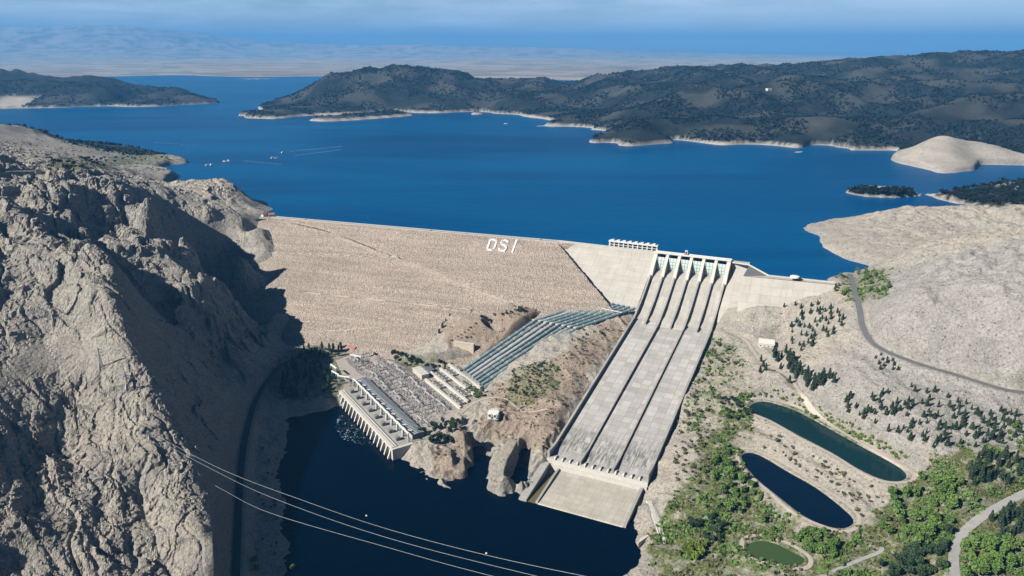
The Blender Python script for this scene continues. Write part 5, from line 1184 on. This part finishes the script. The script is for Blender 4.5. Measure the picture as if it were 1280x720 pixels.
# crest end, right slope
grove('broad', 22, [(1042, 366), (1048, 345), (1075, 335), (1110, 352), (1112, 362), (1090, 372), (1082, 352), (1064, 352), (1062, 372)], (6, 10), 'broadleaf_tree', 'green tree in the clump around the road head at the dam end', 'tree', 'trees around the road head', 4)
grove('spine', 46, [(985, 400), (1010, 388), (1050, 385), (1055, 405), (1035, 425), (1000, 440), (985, 425)], (7, 11), 'pine_tree', 'young pine scattered on the slope below the concrete wing', 'tree', 'young pines below the concrete wing', 4)
singles('spine', [(980, 384), (994, 382), (1001, 386), (1014, 383), (1022, 381), (1028, 388)], (7, 9), 'pine_tree', 'young pine in the line just under the wing wall', 'tree', 'pines under the wing wall')
grove('pine', 40, [(962, 440), (975, 428), (985, 445), (1010, 465), (1040, 468), (1045, 478), (1020, 492), (1000, 490), (975, 470)], (11, 17), 'pine_tree', 'taller dark pine in the belt beside the white roofed building', 'tree', 'pines in the belt by the white roof', 3.5)
singles('pine', [(951, 452), (954, 458), (957, 463), (950, 466)], (9, 12), 'pine_tree', 'dark pine in the little clump below the white roofed building', 'tree', 'pines just below the white roof')
rows = [(1045, 492), (1080, 500), (1130, 478), (1200, 500), (1270, 520), (1290, 555), (1230, 560), (1180, 565), (1130, 550), (1090, 540), (1060, 520)]
grove('spine', 120, rows, (6.5, 11), 'pine_tree', 'small planted pine on the pale slope between the road and upper pond', 'tree', 'planted pines on the pale slope', 4.6)
grove('spine', 12, [(1090, 440), (1120, 452), (1130, 470), (1100, 462)], (5, 8), 'pine_tree', 'small pine beside the bend of the hillside road', 'tree', 'pines beside the road bend', 5)
grove('pine', 24, [(1205, 598), (1215, 575), (1245, 565), (1275, 580), (1285, 600), (1250, 606), (1225, 612)], (11, 16), 'pine_tree', 'tall dark conifer in the stand above the curving lower road', 'tree', 'tall conifers above the lower road', 5)
grove('pine', 22, [(1238, 650), (1262, 640), (1290, 636), (1290, 672), (1255, 675), (1238, 668)], (11, 16), 'pine_tree', 'tall bluish conifer in the stand inside the lower road bend', 'tree', 'conifers inside the lower road bend', 5)
# lower right green
GR = 'mid green tree in the thicket around the '
grove('broad', 46, [(1120, 610), (1150, 590), (1200, 605), (1195, 650), (1170, 690), (1130, 690), (1100, 660), (1105, 630)], (9, 16), 'broadleaf_tree', GR + 'slope end of the ponds above the road', 'tree', 'thicket between ponds and road', 6)
grove('dark', 30, [(1140, 690), (1185, 650), (1190, 725), (1090, 725), (1105, 700)], (9, 15), 'broadleaf_tree', 'dark green tree in the thicket along the bottom edge beside the road', 'tree', 'dark thicket beside the lower road', 6)
grove('broad', 34, [(1205, 690), (1212, 672), (1240, 678), (1290, 680), (1290, 725), (1205, 725)], (9, 14), 'broadleaf_tree', 'leafy green tree in the thicket inside the road bend', 'tree', 'thicket inside the lower road bend', 7)
grove('broad', 34, [(880, 590), (905, 560), (922, 590), (960, 620), (975, 640), (960, 660), (930, 655), (895, 640)], (8, 13), 'broadleaf_tree', 'green tree on the bank beside the dark lower pond', 'tree', 'trees beside the dark lower pond', 6)
grove('broad', 26, [(990, 668), (1030, 668), (1050, 680), (1042, 700), (1010, 695), (985, 680)], (7, 12), 'broadleaf_tree', 'green tree between the dark pond and the small green pond', 'tree', 'trees between dark and green ponds', 6)
grove('bright', 14, [(853, 690), (870, 672), (885, 680), (880, 700), (860, 706)], (7, 10), 'broadleaf_tree', 'vivid light green tree in the bright clump on the lower bank', 'tree', 'bright clump on the lower bank', 5)
grove('dark', 18, [(860, 655), (885, 640), (905, 655), (900, 685), (870, 670)], (7, 10), 'broadleaf_tree', 'dark tree in the clump above the bright one on the lower bank', 'tree', 'dark clump on the lower bank', 5)
grove('dark', 16, [(900, 500), (925, 495), (945, 515), (925, 530), (905, 525)], (6, 9), 'broadleaf_tree', 'green tree at the head of the upper pond', 'tree', 'trees at the upper pond head', 5)
grove('olive', 28, [(865, 450), (895, 430), (920, 440), (925, 480), (890, 520), (850, 545), (860, 500)], (5, 9), 'shrub', 'grey olive shrub in the band along the chute wall', 'shrub', 'olive shrubs along the chute', 5.5)
grove('bush', 44, [(840, 560), (870, 530), (900, 540), (900, 590), (870, 620), (845, 600)], (3.5, 6), 'shrub', 'dry yellowish shrub on the bank below the chute', 'shrub', 'dry shrubs below the chute', 5)
_poly = [np.array(q[:2]) for q in POOLW['upper'][0]]; _c = np.mean(_poly, 0); _n = 0
for i in range(len(_poly)):
    a, b = _poly[i], _poly[(i + 1) % len(_poly)]; t = (b - a) / np.linalg.norm(b - a); nn = np.array([-t[1], t[0]])
    if nn @ (a - _c) < 0: nn = -nn
    if nn[1] < .3 or nn[0] < -.35: continue
    for k in range(max(1, int(np.linalg.norm(b - a) / 2.2))):
        q = a + (b - a) * random.random() + nn * random.uniform(9.5, 17)
        if _n < 90 and all(line_sd(np.array([q[0]]), np.array([q[1]]), pl)[0][0] > hw + 1.2 for pl, hw in RD):
            _n += 1; tree('hedge', (q[0], q[1], float(HZ(*q)[0]) - .2), random.uniform(3.2, 5.5), 'shrub', 'vivid yellow green shrub lining the far bank of the upper pond', 'shrub', 'bright shrubs lining the upper pond')
grove('bush', 50, [(960, 540), (1000, 560), (1050, 590), (1100, 615), (1110, 640), (1080, 650), (1040, 615), (990, 580), (950, 560)], (3, 5.5), 'shrub', 'dry shrub on the dyke between the two long ponds', 'shrub', 'dry shrubs between the long ponds', 5)
grove('broad', 14, [(1255, 540), (1285, 520), (1290, 560), (1262, 556)], (5, 8), 'broadleaf_tree', 'green tree on the gully side at the road above the pines', 'tree', 'trees by the gully at the road', 6)
for px, py, lb in ((318, 704, 'bright green tree beside the shaded gorge road'), (322, 714, 'second bright green tree, nearer the camera by the gorge road'), (366, 712, 'bright green bush at the edge of the dark tailrace')):
    g = GP(px, py); tree('bright', g, 10, 'broadleaf_tree', lb, 'tree', None)
grove('bush', 22, [(330, 520), (352, 530), (345, 600), (350, 700), (328, 690), (322, 600)], (2.5, 4.5), 'shrub', 'shaded grey shrub on the rubble bank of the gorge', 'shrub', 'shrubs on the gorge bank', 6)
# far left spit and wooded islands
grove('round', 40, [(60, 203), (100, 199), (150, 195), (205, 193), (212, 199), (160, 204), (120, 212), (70, 211)], (7, 11), 'round_tree', 'dark round tree on the terrace behind the cliff road', 'tree', 'trees on the terrace above the cliff', 4)
grove('round', 60, [(1058, 237), (1140, 238), (1140, 245.5), (1062, 244)], (11, 16), 'round_tree', 'dark tree crowded on the small wooded island', 'tree', 'trees on the small wooded island', 2.2, 0)
grove('round', 150, [(1170, 244), (1200, 238), (1290, 223), (1290, 257), (1225, 256), (1200, 250)], (11, 16), 'round_tree', 'dark tree in the wood covering the low point beyond the island', 'tree', 'trees on the wooded point', 3, 0)

# ---- scrub and the far woods, too many to count
def scatter(name, X_, Y_, n, size, mats, seed, per=9, flat=.6):
    rg = np.random.default_rng(seed); zz = HZ(X_, Y_); N = len(X_); s_ = rg.uniform(*size, N)
    c = np.repeat(np.c_[X_, Y_, zz + s_ * flat * .35], per, 0); ss = np.repeat(s_, per); d = rg.normal(size=(N * per, 3)); d /= np.linalg.norm(d, axis=1)[:, None]
    co, fc = leaf_faces(c + d * ss[:, None] * np.array([.5, .5, .5 * flat]), ss * .42, rg, .5); o = mesh_np(name, co, fc, mats); tag(o, kind='stuff'); return o
rg = np.random.default_rng(5)
def sample(n, xr, yr, dens):
    x, y = rg.uniform(*xr, n), rg.uniform(*yr, n); k = rg.uniform(0, 1, n) < dens(x, y); return x[k], y[k]
def maskat(ch): return lambda x, y: bil(MASK[..., ch], gu, gv, np.arctan2(x, y), np.log(np.hypot(x, y)))
def okpos(x, y):
    s_, a_ = SWi(x, y); k = ~((s_ > -20) & (s_ < 590) & (np.abs(a_) < 68))
    for b in BLOCK: k &= poly_sd(x, y, b) > 2.5
    for pl, hw in RD: k &= line_sd(x, y, pl)[0] > hw + .8
    for c0, c1 in (((599, 469, -142), (693, 406, -93)), ((693, 406, -93), (772, 383, -77))): k &= line_sd(x, y, [P(*c0), P(*c1)])[0] > 28
    k &= poly_sd(x, y, [YD(a, b, 0)[:2] for a, b in YARD]) > 2
    return k
x, y = sample(60000, (60, 900), (480, 1150), lambda x, y: maskat(0)(x, y) * sst(.38, .56, .5 + .5 * gn(x / 22, y / 22, 301)) * .55); k = okpos(x, y) & (HZ(x, y) > -159); scatter('scrub', x[k], y[k], 0, (1.2, 3.4), M['scrub_dry'], 1)
x, y = sample(46000, (60, 900), (480, 1150), lambda x, y: maskat(0)(x, y) * sst(.48, .57, .5 + .5 * gn(x / 30, y / 30, 305))); k = okpos(x, y) & (HZ(x, y) > -159); scatter('green_scrub', x[k], y[k], 0, (1.5, 4.2), M['leaf_mid'], 2)
x, y = sample(12000, (300, 1500), (650, 1700), lambda x, y: .22 + .4 * sst(.5, .7, .5 + .5 * gn(x / 60, y / 60, 302))); k = okpos(x, y) & (HZ(x, y) > 1.5) | (okpos(x, y) & (y < 1100)); scatter('dry_tufts', x[k], y[k], 0, (.7, 1.7), M['scrub_dry'], 3, 6)
x, y = sample(9000, (-150, 260), (820, 1230), lambda x, y: maskat(2)(x, y) * .5 + maskat(0)(x, y)); k = okpos(x, y) & (HZ(x, y) > -157); k &= ((x - X0[0]) * RN[0] + (y - X0[1]) * RN[1] > 330) | (x > -30); scatter('scrub', x[k], y[k], 0, (.9, 2.6), M['scrub_dry'], 4)
x, y = sample(9000, (-1400, -450), (1250, 2500), lambda x, y: .15 + .7 * sst(.5, .65, .5 + .5 * gn(x / 90, y / 90, 303))); k = (HZ(x, y) > 3); scatter('scrub', x[k], y[k], 0, (1.0, 3.0), M['scrub_dry'], 5)
u_, v_ = rg.uniform(-.66, .66, 110000), rg.uniform(math.log(2650), math.log(6600), 110000); x, y = np.exp(v_) * np.sin(u_), np.exp(v_) * np.cos(u_)
k = (rg.uniform(0, 1, len(x)) < maskat(3)(x, y) * sst(.34, .56, .5 + .5 * gn(x / 170, y / 170, 304))) & (HZ(x, y) > 9); scatter('far_wood', x[k], y[k], 0, (5, 10), M['leaf_wood'], 6, 5, .8)

for k_ in POOLW:
    poly, z = POOLW[k_]; c = np.mean([q[:2] for q in poly], 0); n_ = len(poly); ring = []
    for i in range(n_ + 1):
        a, b, d_ = np.array(poly[(i - 1) % n_][:2]), np.array(poly[(i + 1) % n_][:2]), np.array(poly[i % n_][:2]); t = (b - a) / np.linalg.norm(b - a); nn = np.array([-t[1], t[0]])
        if nn @ (d_ - c) < 0: nn = -nn
        q = d_ + nn * (6.5 + 1.2 * math.sin(i * .7)); ring.append((q[0], q[1], z))
    ribbon('dirt_track', ring, 2.3, 'dirt_track', .3)

grove('bush', 26, [(560, 424), (585, 408), (640, 384), (664, 382), (640, 400), (600, 418), (575, 436)], (2.5, 4.5), 'shrub', 'low shrub on the slope between rockfill and penstocks', 'shrub', 'shrubs between rockfill and penstocks', 4)
grove('sdark', 14, [(480, 437), (512, 447), (530, 455), (515, 460), (495, 452)], (6, 9), 'broadleaf_tree', 'small dark tree crowded at the back edge of the gravel switchyard', 'tree', 'trees at the back edge of the switchyard', 3)
